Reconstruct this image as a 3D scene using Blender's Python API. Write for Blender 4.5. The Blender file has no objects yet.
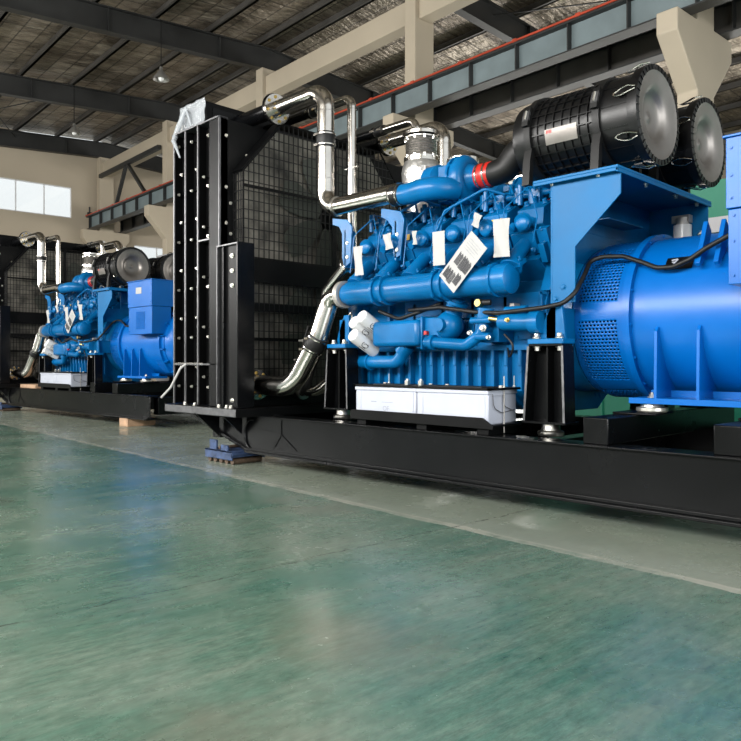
import bpy, math, random
from mathutils import Vector, Matrix, Euler
random.seed(7)
S = bpy.context.scene
COL = S.collection
PI = math.pi
# ---------------------------------------------------------------- camera, world, light, exposure
cam = bpy.data.cameras.new('camera'); cam.sensor_width = 36; cam.lens = 36 * 730 / 741
cam.shift_y = -8.5 / 741; cam.clip_end = 200
co = bpy.data.objects.new('camera', cam); COL.objects.link(co)
co.location = (0, 0, 1.0); co.rotation_euler = (PI / 2, 0, math.radians(45.38))
S.camera = co
S.view_settings.view_transform = 'Standard'; S.view_settings.look = 'None'
S.view_settings.gamma = 1; S.view_settings.use_curve_mapping = False
S.view_settings.exposure = 1.1
w = bpy.data.worlds.new('sky'); S.world = w; w.use_nodes = True
nt = w.node_tree; bg = nt.nodes['Background']
tc = nt.nodes.new('ShaderNodeTexCoord'); sp = nt.nodes.new('ShaderNodeSeparateXYZ')
rp = nt.nodes.new('ShaderNodeValToRGB')
nt.links.new(tc.outputs['Generated'], sp.inputs[0]); nt.links.new(sp.outputs['Z'], rp.inputs[0])
rp.color_ramp.elements[0].position = 0.0; rp.color_ramp.elements[0].color = (0.62, 0.66, 0.66, 1)
rp.color_ramp.elements[1].position = 0.5; rp.color_ramp.elements[1].color = (0.93, 0.98, 1.0, 1)
nt.links.new(rp.outputs[0], bg.inputs[0]); bg.inputs[1].default_value = .62
S.cycles.use_denoising = True
S.cycles.max_bounces = 8; S.cycles.diffuse_bounces = 4; S.cycles.glossy_bounces = 4
S.cycles.sample_clamp_indirect = 6
HY = -.057      # the hall is turned this much against the generator row
HR = Matrix.Rotation(HY, 3, 'Z')
def area(name, loc, rot, sx, sy, e, col=(1, 1, 1)):
    l = bpy.data.lights.new(name, 'AREA'); l.shape = 'RECTANGLE'; l.size = sx; l.size_y = sy; l.energy = e; l.color = col
    o = bpy.data.objects.new(name, l); COL.objects.link(o); o.location = HR @ Vector(loc); o.rotation_euler = rot
    return o
# daylight through the high wall openings on the camera's side of the hall and through the far hall's openings
area('window_daylight', (-4, -6.6, 5.0), (math.radians(64), 0, 0), 14, 2.6, 1500, (1, .98, .95))
area('window_daylight', (-20, -6.6, 5.0), (math.radians(64), 0, 0), 12, 2.6, 1100, (1, .98, .95))
area('window_daylight', (-12, 27.5, 4.5), (math.radians(-80), 0, 0), 26, 4.0, 1100, (1, .97, .92))

# added area light at the unseen hall end, brightens the faces turned to it
area('added_end_light', (7.6, 2.5, 2.6), (0, math.radians(90), 0), 4.5, 9, 420, (.97, .99, 1))

# ---------------------------------------------------------------- materials
def new_mat(name):
    m = bpy.data.materials.new(name); m.use_nodes = True
    return m, m.node_tree, m.node_tree.nodes['Principled BSDF']
def N(nt, t, **kw):
    n = nt.nodes.new(t)
    for k, v in kw.items(): setattr(n, k, v)
    return n
def mat(name, col, rough=.5, metal=0., coat=0., var=.12, scale=6., bump=0., bscale=60., spec=.5, rvar=.1):
    m, nt, b = new_mat(name)
    tc = N(nt, 'ShaderNodeTexCoord'); no = N(nt, 'ShaderNodeTexNoise'); no.inputs['Scale'].default_value = scale
    no.inputs['Detail'].default_value = 6
    nt.links.new(tc.outputs['Object'], no.inputs['Vector'])
    r = N(nt, 'ShaderNodeValToRGB')
    r.color_ramp.elements[0].position = .3; r.color_ramp.elements[1].position = .7
    r.color_ramp.elements[0].color = tuple(c * (1 - var) for c in col) + (1,)
    r.color_ramp.elements[1].color = tuple(min(1, c * (1 + var)) for c in col) + (1,)
    nt.links.new(no.outputs['Fac'], r.inputs[0]); nt.links.new(r.outputs[0], b.inputs['Base Color'])
    mr = N(nt, 'ShaderNodeMapRange'); mr.inputs['To Min'].default_value = max(.02, rough - rvar * rough * 2); mr.inputs['To Max'].default_value = min(1, rough + rvar * rough * 2)
    nt.links.new(no.outputs['Fac'], mr.inputs['Value']); nt.links.new(mr.outputs[0], b.inputs['Roughness'])
    b.inputs['Metallic'].default_value = metal; b.inputs['Coat Weight'].default_value = coat
    b.inputs['Coat Roughness'].default_value = .08; b.inputs['Specular IOR Level'].default_value = spec
    if bump:
        n2 = N(nt, 'ShaderNodeTexNoise'); n2.inputs['Scale'].default_value = bscale; n2.inputs['Detail'].default_value = 3
        nt.links.new(tc.outputs['Object'], n2.inputs['Vector'])
        bp = N(nt, 'ShaderNodeBump'); bp.inputs['Strength'].default_value = bump; bp.inputs['Distance'].default_value = .01
        nt.links.new(n2.outputs['Fac'], bp.inputs['Height']); nt.links.new(bp.outputs[0], b.inputs['Normal'])
    return m
K = {}
K['blue'] = mat('engine_blue_paint', (.0, .10, .27), .3, 0, .0, .2, 5, spec=.3)
K['ablue'] = mat('alternator_blue_paint', (.0, .098, .37), .3, 0, .0, .06, 3, spec=.3)
K['sblue'] = mat('shelf_blue_paint', (.0, .105, .27), .42, 0, .0, .1, 4, spec=.2)
K['black'] = mat('gloss_black_paint', (.0022, .0024, .0028), .26, 0, .0, .2, 4, spec=.2)
K['dark'] = mat('satin_black_paint', (.0024, .0025, .0027), .4, 0, 0, .2, 4, spec=.13)
K['edge'] = mat('bare_steel_edge', (.13, .13, .135), .42, .8, 0, .2, 20)
K['plastic'] = mat('black_moulded_plastic', (.0022, .0022, .0025), .36, 0, 0, .1, 10, spec=.4)
K['rubber'] = mat('black_rubber', (.004, .004, .004), .5, 0, 0, .1, 10, spec=.35)
K['steel'] = mat('polished_stainless', (.60, .57, .53), .16, 1, 0, .08, 9, .06, 25)
K['steel2'] = mat('brushed_stainless', (.5, .48, .44), .28, 1, 0, .15, 9, .1, 40)
K['bolt'] = mat('zinc_bolt', (.7, .68, .62), .3, .9, 0, .1, 20)
K['brass'] = mat('brass', (.65, .48, .18), .3, 1, 0, .1, 20)
K['dish'] = mat('grey_metal_dish', (.2, .185, .17), .4, .7, 0, .12, 6)
K['white'] = mat('white_plastic', (.37, .39, .45), .35, 0, 0, .03, 6)
K['filter'] = mat('white_filter_can', (.66, .66, .65), .3, 0, .2, .03, 6)
K['paper'] = mat('paper', (.36, .355, .345), .7, 0, 0, .04, 20)
K['ink'] = mat('ink', (.05, .05, .055), .7, 0, 0, .2, 200)
K['faint'] = mat('faint_grey_print', (.24, .26, .3), .5, 0, 0, .05, 20)
K['red'] = mat('red_silicone', (.42, .015, .01), .35, 0, .2, .08, 10)
K['yellow'] = mat('yellow_sticker', (.6, .33, .01), .5, 0, 0, .05, 20)
K['foil'] = mat('aluminium_wrap', (.6, .59, .57), .32, .85, 0, .15, 12, .9, 26)
K['braid'] = mat('braided_steel', (.3, .28, .26), .4, .9, 0, .3, 60, .4, 120)
K['cast'] = mat('raw_casting', (.42, .4, .37), .5, .6, 0, .15, 15)
K['film'] = mat('clear_plastic_film', (.55, .58, .62), .18, .2, .5, .1, 10, .8, 14)
def film():
    m, nt, b = new_mat('clear_film'); b.inputs['Base Color'].default_value = (.5, .53, .56, 1); b.inputs['Roughness'].default_value = .2; b.inputs['Alpha'].default_value = .38
    n = N(nt, 'ShaderNodeTexNoise'); n.inputs['Scale'].default_value = 14; bp = N(nt, 'ShaderNodeBump'); bp.inputs['Strength'].default_value = .6; bp.inputs['Distance'].default_value = .02
    nt.links.new(n.outputs['Fac'], bp.inputs['Height']); nt.links.new(bp.outputs[0], b.inputs['Normal']); return m
K['film'] = film()
K['fan'] = mat('fan_blade_grey', (.055, .06, .048), .5, 0, 0, .2, 6)
K['core'] = mat('radiator_fins', (.03, .03, .03), .6, .3, 0, .3, 60)
K['fins'] = mat('radiator_fin_face', (.13, .12, .10), .5, .1, 0, .8, 4)
K['wood'] = mat('timber', (.36, .23, .14), .75, 0, 0, .2, 12)
K['dblue'] = mat('worn_blue_steel', (.035, .06, .13), .5, .4, 0, .5, 18)
K['rust'] = mat('worn_roller', (.09, .06, .04), .6, .4, 0, .5, 30)
K['cream'] = mat('cream_paint', (.46, .395, .30), .75, 0, 0, .06, .8)
K['wallp'] = mat('cream_wall_paint', (.45, .385, .295), .8, 0, 0, .06, .35)
K['beam'] = mat('dark_steel_beam', (.03, .0305, .03), .5, .2, 0, .25, 1.2)
K['purlin'] = mat('grey_purlin', (.075, .07, .064), .5, .3, 0, .25, 1.2)
K['crane'] = mat('grey_green_beam_paint', (.15, .19, .2), .55, 0, 0, .12, 2)
K['rail'] = mat('red_conductor_rail', (.4, .05, .02), .5, 0, 0, .15, 2)
K['green'] = mat('green_sheet', (.0, .15, .085), .55, 0, 0, .06, 1)
K['gcab'] = mat('grey_cabinet', (.26, .26, .27), .45, .3, 0, .06, 2)
K['shade'] = mat('lamp_shade', (.35, .34, .32), .4, .7, 0, .1, 5)
K['alu'] = mat('window_frame', (.7, .7, .7), .5, 0, 0, .05, 5)
m, nt, b = new_mat('lamp_bulb'); b.inputs['Base Color'].default_value = (.9, .9, .88, 1); b.inputs['Roughness'].default_value = .2
K['bulb'] = m
m, nt, b = new_mat('window_glass')
tr = N(nt, 'ShaderNodeBsdfTransparent'); gl = N(nt, 'ShaderNodeBsdfGlossy'); gl.inputs['Roughness'].default_value = .05
mx = N(nt, 'ShaderNodeMixShader'); mx.inputs[0].default_value = .06
nt.links.new(tr.outputs[0], mx.inputs[1]); nt.links.new(gl.outputs[0], mx.inputs[2]); nt.links.new(mx.outputs[0], nt.nodes['Material Output'].inputs[0])
K['glass'] = m
# roof insulation foil
m, nt, b = new_mat('roof_foil')
tc = N(nt, 'ShaderNodeTexCoord'); mp = N(nt, 'ShaderNodeMapping'); mp.inputs['Scale'].default_value = (1, .35, 1)
no = N(nt, 'ShaderNodeTexNoise'); no.inputs['Scale'].default_value = 1.6; no.inputs['Detail'].default_value = 9; no.inputs['Roughness'].default_value = .75
nt.links.new(tc.outputs['Object'], mp.inputs[0]); nt.links.new(mp.outputs[0], no.inputs['Vector'])
r = N(nt, 'ShaderNodeValToRGB'); r.color_ramp.elements[0].position = .36; r.color_ramp.elements[1].position = .68
r.color_ramp.elements[0].color = (.13, .105, .08, 1); r.color_ramp.elements[1].color = (.62, .54, .44, 1)
nt.links.new(no.outputs['Fac'], r.inputs[0])
bk = N(nt, 'ShaderNodeTexBrick'); bk.inputs['Scale'].default_value = 1; bk.inputs['Brick Width'].default_value = 1.1; bk.inputs['Row Height'].default_value = .55
bk.inputs['Mortar Size'].default_value = .022; bk.inputs['Mortar'].default_value = (.3, .3, .3, 1); bk.inputs['Color1'].default_value = (1, 1, 1, 1); bk.inputs['Color2'].default_value = (.72, .7, .68, 1)
bk.offset = 0
nt.links.new(tc.outputs['Object'], bk.inputs['Vector'])
ml = N(nt, 'ShaderNodeMix', data_type='RGBA', blend_type='MULTIPLY'); ml.inputs[0].default_value = 1
nt.links.new(r.outputs[0], ml.inputs[6]); nt.links.new(bk.outputs['Color'], ml.inputs[7]); nt.links.new(ml.outputs[2], b.inputs['Base Color'])
b.inputs['Metallic'].default_value = .6; b.inputs['Roughness'].default_value = .4
n2 = N(nt, 'ShaderNodeTexNoise'); n2.inputs['Scale'].default_value = 6; n2.inputs['Detail'].default_value = 6
nt.links.new(mp.outputs[0], n2.inputs['Vector'])
bp = N(nt, 'ShaderNodeBump'); bp.inputs['Strength'].default_value = 1; bp.inputs['Distance'].default_value = .15
nt.links.new(n2.outputs['Fac'], bp.inputs['Height']); nt.links.new(bp.outputs[0], b.inputs['Normal'])
K['rooffoil'] = m
# worn green epoxy floor
m, nt, b = new_mat('green_epoxy_floor')
tc = N(nt, 'ShaderNodeTexCoord')
def noise(scale, det, rough, sc=(1, 1, 1), rot=0, dist=0):
    mp = N(nt, 'ShaderNodeMapping'); mp.inputs['Scale'].default_value = sc; mp.inputs['Rotation'].default_value = (0, 0, rot)
    n = N(nt, 'ShaderNodeTexNoise'); n.inputs['Scale'].default_value = scale; n.inputs['Detail'].default_value = det; n.inputs['Roughness'].default_value = rough
    n.inputs['Distortion'].default_value = dist
    nt.links.new(tc.outputs['Object'], mp.inputs[0]); nt.links.new(mp.outputs[0], n.inputs['Vector'])
    return n
def ramp(src, stops):
    r = N(nt, 'ShaderNodeValToRGB')
    while len(r.color_ramp.elements) < len(stops): r.color_ramp.elements.new(.5)
    for e, (p, c) in zip(r.color_ramp.elements, stops):
        e.position = p; e.color = c if len(c) == 4 else tuple(c) + (1,)
    nt.links.new(src, r.inputs[0]); return r.outputs[0]
def mix(a, b_, f, mode='MIX'):
    x = N(nt, 'ShaderNodeMix', data_type='RGBA', blend_type=mode)
    for s, v in ((x.inputs[6], a), (x.inputs[7], b_), (x.inputs[0], f)):
        if hasattr(v, 'is_linked'): nt.links.new(v, s)
        else: s.default_value = v if not isinstance(v, tuple) else v + (1,)
    return x.outputs[2]
W = (1, 1, 1); Z = (0, 0, 0)
base = ramp(noise(.7, 9, .68).outputs['Fac'], [(.33, (.032, .098, .07)), (.5, (.075, .14, .103)), (.68, (.15, .19, .15))])
streak = ramp(noise(9, 9, .8, (1, .08, 1), math.radians(-20)).outputs['Fac'], [(.45, Z), (.72, (.42, .42, .42))])
c1 = mix(base, (.22, .23, .185), streak)
brown = ramp(noise(.55, 5, .6).outputs['Fac'], [(.6, Z), (.72, (.5, .5, .5))])
c1 = mix(c1, (.14, .115, .085), brown)
teal = ramp(noise(.8, 4, .5, (1, .6, 1), .4).outputs['Fac'], [(.56, Z), (.68, (.4, .4, .4))])
c1 = mix(c1, (.025, .11, .09), teal)
fine = ramp(noise(34, 6, .8, (1, .3, 1), math.radians(20)).outputs['Fac'], [(.3, (.6, .6, .6)), (.7, (1.22, 1.22, 1.22))])
c1 = mix(c1, fine, 1.0, 'MULTIPLY')
spx = N(nt, 'ShaderNodeSeparateXYZ'); nt.links.new(tc.outputs['Object'], spx.inputs[0])
def math_(op, a, b_=None, c=None):
    n = N(nt, 'ShaderNodeMath', operation=op)
    for i, v in enumerate((a, b_, c)):
        if v is None: continue
        if hasattr(v, 'is_linked'): nt.links.new(v, n.inputs[i])
        else: n.inputs[i].default_value = v
    return n.outputs[0]
wob = math_('MULTIPLY_ADD', noise(1.2, 5, .6).outputs['Fac'], .1, -.05)
yy = math_('ADD', spx.outputs['Y'], wob)
# old slab beyond the joint is greyer
def stain(cx, cy, rx, ry, col, amt, a):
    dx = math_('DIVIDE', math_('SUBTRACT', spx.outputs['X'], cx), rx); dy = math_('DIVIDE', math_('SUBTRACT', spx.outputs['Y'], cy), ry)
    d = math_('SQRT', math_('ADD', math_('MULTIPLY', dx, dx), math_('MULTIPLY', dy, dy)))
    f = math_('SUBTRACT', math_('MULTIPLY_ADD', noise(3, 6, .7).outputs['Fac'], 1.2, .4), d)
    return mix(a, col, math_('MINIMUM', math_('MAXIMUM', math_('MULTIPLY', f, amt), 0), .38))
c1 = stain(-2.04, 1.71, .5, .3, (.15, .125, .085), .55, c1)
c1 = stain(-1.75, .95, .3, .3, (.12, .11, .08), .5, c1)
c1 = stain(-5.7, 1.4, .22, .2, (.05, .045, .035), 1.2, c1)
slab = math_('GREATER_THAN', yy, 3.33)
sl = math_('MULTIPLY', slab, .7)
c1 = mix(c1, (.225, .24, .195), sl)
band = math_('LESS_THAN', math_('ABSOLUTE', math_('SUBTRACT', yy, 3.32)), math_('MULTIPLY_ADD', noise(6, 4, .6).outputs['Fac'], .05, .012))
c1 = mix(c1, (.34, .335, .28), math_('MULTIPLY', band, ramp(noise(2.2, 6, .7).outputs['Fac'], [(.35, (.15,) * 3), (.6, (.75,) * 3)])))
wob2 = math_('MULTIPLY_ADD', noise(2.5, 6, .7).outputs['Fac'], .16, -.08)
xx = math_('ADD', spx.outputs['X'], wob2)
for jx in (-3.0, -7.15, -11.3, -15.45):
    cr = math_('LESS_THAN', math_('ABSOLUTE', math_('SUBTRACT', xx, jx)), math_('MULTIPLY', noise(3, 5, .7).outputs['Fac'], .011))
    c1 = mix(c1, (.02, .03, .025), math_('MULTIPLY', cr, ramp(noise(4, 4, .7).outputs['Fac'], [(.4, (.2,) * 3), (.6, (.85,) * 3)])))
nt.links.new(c1, b.inputs['Base Color'])
rr = ramp(noise(1.6, 6, .7).outputs['Fac'], [(.3, (.13,) * 3), (.7, (.36,) * 3)])
nt.links.new(rr, b.inputs['Roughness'])
bp = N(nt, 'ShaderNodeBump'); bp.inputs['Strength'].default_value = .15; bp.inputs['Distance'].default_value = .01
nt.links.new(noise(9, 5, .6).outputs['Fac'], bp.inputs['Height']); nt.links.new(bp.outputs[0], b.inputs['Normal'])
K['floor'] = m

# ---------------------------------------------------------------- mesh helpers
def basis(d):
    d = Vector(d).normalized()
    u = Vector((0, 0, 1)) if abs(d.z) < .9 else Vector((1, 0, 0))
    a = d.cross(u).normalized(); return a, d.cross(a).normalized(), d
def fillet(pts, r, seg=8):
    pts = [Vector(p) for p in pts]; out = [pts[0]]
    for i in range(1, len(pts) - 1):
        rr = r[i - 1] if isinstance(r, (list, tuple)) else r
        a, p, c = pts[i - 1], pts[i], pts[i + 1]
        d1 = (a - p); d2 = (c - p); ang = d1.angle(d2)
        if ang > PI - .02: out.append(p); continue
        t = min(rr / math.tan(ang / 2), d1.length * .49, d2.length * .49); rr = t * math.tan(ang / 2)
        d1.normalize(); d2.normalize(); bis = (d1 + d2).normalized(); cen = p + bis * (rr / math.sin(ang / 2))
        v1 = p + d1 * t - cen; v2 = p + d2 * t - cen
        for k in range(seg + 1):
            out.append(cen + v1.normalized().slerp(v2.normalized(), k / seg) * rr)
    out.append(pts[-1]); return out
class MB:
    def __init__(s, M=None): s.v = []; s.f = []; s.m = []; s.M = M or Matrix.Identity(4); s.mats = []
    def mi(s, k):
        if k not in s.mats: s.mats.append(k)
        return s.mats.index(k)
    def add(s, vs, fs, k):
        o = len(s.v); s.v += [s.M @ Vector(v) for v in vs]; s.f += [tuple(o + i for i in f) for f in fs]; s.m += [s.mi(k)] * len(fs)
    def box(s, x0, x1, y0, y1, z0, z1, k):
        vs = [(x, y, z) for x in (x0, x1) for y in (y0, y1) for z in (z0, z1)]
        s.add(vs, [(0, 1, 3, 2), (4, 6, 7, 5), (0, 4, 5, 1), (2, 3, 7, 6), (0, 2, 6, 4), (1, 5, 7, 3)], k); return s
    def cbox(s, c, sz, k, R=None):
        R = R or Matrix.Identity(3); c = Vector(c)
        vs = [c + R @ Vector((x * sz[0] / 2, y * sz[1] / 2, z * sz[2] / 2)) for x in (-1, 1) for y in (-1, 1) for z in (-1, 1)]
        s.add(vs, [(0, 1, 3, 2), (4, 6, 7, 5), (0, 4, 5, 1), (2, 3, 7, 6), (0, 2, 6, 4), (1, 5, 7, 3)], k); return s
    def bar(s, p, q, w_, h_, k):
        p = Vector(p); q = Vector(q); a, b_, d = basis(q - p)
        R = Matrix((a, b_, d)).transposed(); s.cbox((p + q) / 2, (w_, h_, (q - p).length), k, R); return s
    def lathe(s, prof, o, ax, k, n=32, cap=True):
        a, b_, d = basis(ax); o = Vector(o); vs = []
        for (r, h) in prof:
            for i in range(n):
                t = 2 * PI * i / n; vs.append(o + d * h + (a * math.cos(t) + b_ * math.sin(t)) * max(r, 1e-4))
        fs = []
        for j in range(len(prof) - 1):
            for i in range(n):
                i2 = (i + 1) % n; fs.append((j * n + i, (j + 1) * n + i, (j + 1) * n + i2, j * n + i2))
        if cap:
            fs.append(tuple(range(n))); fs.append(tuple(reversed(range((len(prof) - 1) * n, len(prof) * n))))
        s.add(vs, fs, k); return s
    def cyl(s, p, q, r, k, n=20, r2=None):
        p = Vector(p); q = Vector(q); L = (q - p).length
        return s.lathe([(r, 0), (r if r2 is None else r2, L)], p, q - p, k, n)
    def tube(s, path, r, k, n=16, cap=True):
        P = [Vector(p) for p in path]; m_ = len(P); vs = []
        d = (P[1] - P[0]).normalized(); a, b_, _ = basis(d)
        for i, p in enumerate(P):
            t = (P[min(i + 1, m_ - 1)] - P[max(i - 1, 0)]).normalized()
            q = d.rotation_difference(t); a = q @ a; b_ = q @ b_; d = t
            rr = r[i] if isinstance(r, (list, tuple)) else r
            for j in range(n):
                g = 2 * PI * j / n; vs.append(p + (a * math.cos(g) + b_ * math.sin(g)) * rr)
        fs = [(i * n + j, i * n + (j + 1) % n, (i + 1) * n + (j + 1) % n, (i + 1) * n + j) for i in range(m_ - 1) for j in range(n)]
        if cap: fs.append(tuple(reversed(range(n)))); fs.append(tuple(range((m_ - 1) * n, m_ * n)))
        s.add(vs, fs, k); return s
    def prism(s, poly, ax, c0, c1, k):
        # poly in the plane across ax: 'x' -> (y,z), 'y' -> (x,z), 'z' -> (x,y)
        def P(p, c): return {'x': (c, p[0], p[1]), 'y': (p[0], c, p[1]), 'z': (p[0], p[1], c)}[ax]
        n = len(poly); vs = [P(p, c0) for p in poly] + [P(p, c1) for p in poly]
        fs = [tuple(range(n)), tuple(reversed(range(n, 2 * n)))] + [(i, i + n, (i + 1) % n + n, (i + 1) % n) for i in range(n)]
        s.add(vs, fs, k); return s
    def bolt(s, p, d, r=.014, h=.012, k='bolt'):
        s.lathe([(r * 1.5, 0), (r * 1.5, h * .3), (r, h * .3), (r, h)], p, d, k, 6); return s
    def ball(s, c, r, k, n=16, sc=(1, 1, 1)):
        c = Vector(c); vs = []; fs = []; m_ = n // 2
        for j in range(m_ + 1):
            ph = PI * j / m_
            for i in range(n):
                t = 2 * PI * i / n; vs.append(c + Vector((r * sc[0] * math.sin(ph) * math.cos(t), r * sc[1] * math.sin(ph) * math.sin(t), r * sc[2] * math.cos(ph))))
        for j in range(m_):
            for i in range(n): fs.append((j * n + i, (j + 1) * n + i, (j + 1) * n + (i + 1) % n, j * n + (i + 1) % n))
        s.add(vs, fs, k); return s
HALL = True
LOCS = {}
def wloc(o):
    while o.parent: o = o.parent
    return LOCS.get(o.name, o.location)
def build(mb, name, parent=None, bevel=0, base=None, smooth=True, ang=38):
    if parent: off = wloc(parent)
    elif base is not None: off = Vector(base)
    else:
        xs = [v.x for v in mb.v]; ys = [v.y for v in mb.v]
        off = Vector(((min(xs) + max(xs)) / 2, (min(ys) + max(ys)) / 2, min(v.z for v in mb.v)))
    me = bpy.data.meshes.new(name); me.from_pydata([v - off for v in mb.v], [], mb.f)
    for k in mb.mats: me.materials.append(K[k])
    me.polygons.foreach_set('material_index', mb.m)
    import bmesh
    bm = bmesh.new(); bm.from_mesh(me); bmesh.ops.recalc_face_normals(bm, faces=bm.faces); bm.to_mesh(me); bm.free()
    if smooth:
        me.polygons.foreach_set('use_smooth', [True] * len(me.polygons)); me.set_sharp_from_angle(angle=math.radians(ang))
    me.update()
    o = bpy.data.objects.new(name, me); COL.objects.link(o)
    if parent: o.parent = parent
    else:
        LOCS[o.name] = Vector(off)
        o.location = HR @ Vector(off) if HALL else off
        if HALL: o.rotation_euler.z = HY
    if bevel:
        b_ = o.modifiers.new('bevel', 'BEVEL'); b_.width = bevel; b_.segments = 2; b_.limit_method = 'ANGLE'; b_.angle_limit = math.radians(40)
    return o
def thing(name, label, cat, loc, group=None):
    o = bpy.data.objects.new(name, None); o.empty_display_size = .2; COL.objects.link(o)
    LOCS[o.name] = Vector(loc); o.location = HR @ Vector(loc) if HALL else loc
    if HALL: o.rotation_euler.z = HY
    return tag(o, label, cat, group)
def tag(o, label, cat, group=None):
    o['label'] = label; o['category'] = cat
    if group: o['group'] = group
    return o
def struct(mb, name, **kw):
    o = build(mb, name, **kw); o['kind'] = 'structure'; return o
def lab(o, t): o['label'] = t; return o

# ---------------------------------------------------------------- the hall
XL, XR, YN, YB = -33.7, 8.0, -7.0, 30.0
struct(MB().box(XL - .3, XR, YN, YB, -.12, 0, 'floor'), 'floor', base=(0, 0, 0))
COLX = [-6.0, -13.0, -19.88, -26.62, -33.4]
CY = 13.08; SL = .065
def zb(y): return 10.4 - SL * abs(y - CY)          # underside of the roof beams
BD = .7
# window wall at the far left: panels built around the window openings
wins = [(-5.0, .2, 7.5, 8.88), (2.3, 11.66, 7.5, 8.88), (14.6, 21.6, 4.2, 6.6), (23, 29, 4.2, 6.6)]
mb = MB(); y = YN; zt = 11.0
for (a, b_, z0, z1) in wins:
    mb.box(XL - .2, XL, y, a, 0, zt, 'wallp'); mb.box(XL - .2, XL, a, b_, 0, z0, 'wallp'); mb.box(XL - .2, XL, a, b_, z1, zt, 'wallp'); y = b_
mb.box(XL - .2, XL, y, YB, 0, zt, 'wallp')
struct(mb, 'wall_left')
for i, (a, b_, z0, z1) in enumerate(wins):
    fr = MB(); n = max(2, round((b_ - a) / 1.17)); t = .04
    fr.box(XL - .12, XL - .04, a, b_, z0, z0 + t, 'alu').box(XL - .12, XL - .04, a, b_, z1 - t, z1, 'alu')
    for k in range(n + 1):
        yc = a + (b_ - a) * k / n; fr.box(XL - .12, XL - .04, max(a, yc - t / 2), min(b_, yc + t / 2), z0, z1, 'alu')
    f_ = struct(fr, 'window_%d' % (i + 1))
    build(MB().box(XL - .09, XL - .08, a, b_, z0, z1, 'glass'), 'window_pane', f_)
# back wall of the second hall with a long window strip
mb = MB(); mb.box(XL, XR, YB, YB + .2, 0, 2.5, 'wallp').box(XL, XR, YB, YB + .2, 5.5, 10.2, 'wallp')
for k in range(7): mb.box(XL + k * 6.1 - .0, XL + k * 6.1 + .8, YB, YB + .2, 2.5, 5.5, 'wallp')
struct(mb, 'wall_back')
# camera-side wall: parapet over the wide open bays
mb = MB(); mb.box(XL, XR, YN - .2, YN, 6.3, 9.8, 'wallp')
for k in range(7): mb.box(XL + k * 6.1, XL + k * 6.1 + .7, YN - .2, YN, 0, 6.3, 'wallp')
for k in range(0, 6, 2): mb.box(XL + k * 6.1 + .7, XL + (k + 1) * 6.1, YN - .2, YN, 0, 3.0, 'wallp')
struct(mb, 'wall_front')
# roof
mb = MB()
ps = [(YN - .2, zb(YN - .2) + BD + .22), (CY, zb(CY) + BD + .22), (YB + .2, zb(YB + .2) + BD + .22)]
mb.prism(ps + [(y, z + .08) for y, z in reversed(ps)], 'x', XL - .3, XR, 'rooffoil')
struct(mb, 'ceiling')
def ibeam(mb, p, q, w_, h_, k, tf=.03, tw=.02):
    # p,q: underside centre line ends in the YZ plane at const X
    for (z0, z1, ww) in ((0, tf, w_), (h_ - tf, h_, w_), (tf, h_ - tf, tw)):
        x = p[0]; vs = []
        for P_ in (p, q):
            for dx in (-ww / 2, ww / 2):
                for dz in (z0, z1): vs.append((x + dx, P_[1], P_[2] + dz))
        mb.add(vs, [(0, 1, 3, 2), (4, 6, 7, 5), (0, 4, 5, 1), (2, 3, 7, 6), (0, 2, 6, 4), (1, 5, 7, 3)], k)
for x in COLX + [1.0]:
    for (ya, yb_) in ((YN, CY), (CY, YB)):
        mb = MB(); ibeam(mb, (x, ya, zb(ya)), (x, yb_, zb(yb_)), .26, BD, 'beam')
        k = 0; y = ya + 1
        while y < yb_ - .5:
            z = zb(y)
            if k % 2 == 0: mb.box(x - .12, x + .12, y - .01, y + .01, z + .03, z + BD - .03, 'beam')
            k += 1; y += 1.73
        struct(mb, 'roof_beam')
pr = []
k = 0
while 12.68 - 1.73 * k > YN:
    pr.append(12.68 - 1.73 * k); k += 1
k = 0
while 13.5 + 1.73 * k < YB: pr.append(13.5 + 1.73 * k); k += 1
for y in pr:
    z = zb(y) + BD
    struct(MB().box(XL, XR, y - .04, y + .04, z, z + .2, 'purlin').box(XL, XR, y - .1, y + .04, z, z + .02, 'purlin'), 'purlin')
# roof bracing between beams
for (xa, xb, ya, yb_) in ((-33.4, -26.62, 5.8, 9.2), (-26.62, -33.4, 5.8, 9.2), (-13.0, -6.0, 16, 20), (-6.0, -13.0, 16, 20)):
    struct(MB().bar((xa, ya, zb(ya) + .45), (xb, yb_, zb(yb_) + .45), .03, .03, 'beam'), 'roof_brace')
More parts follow.
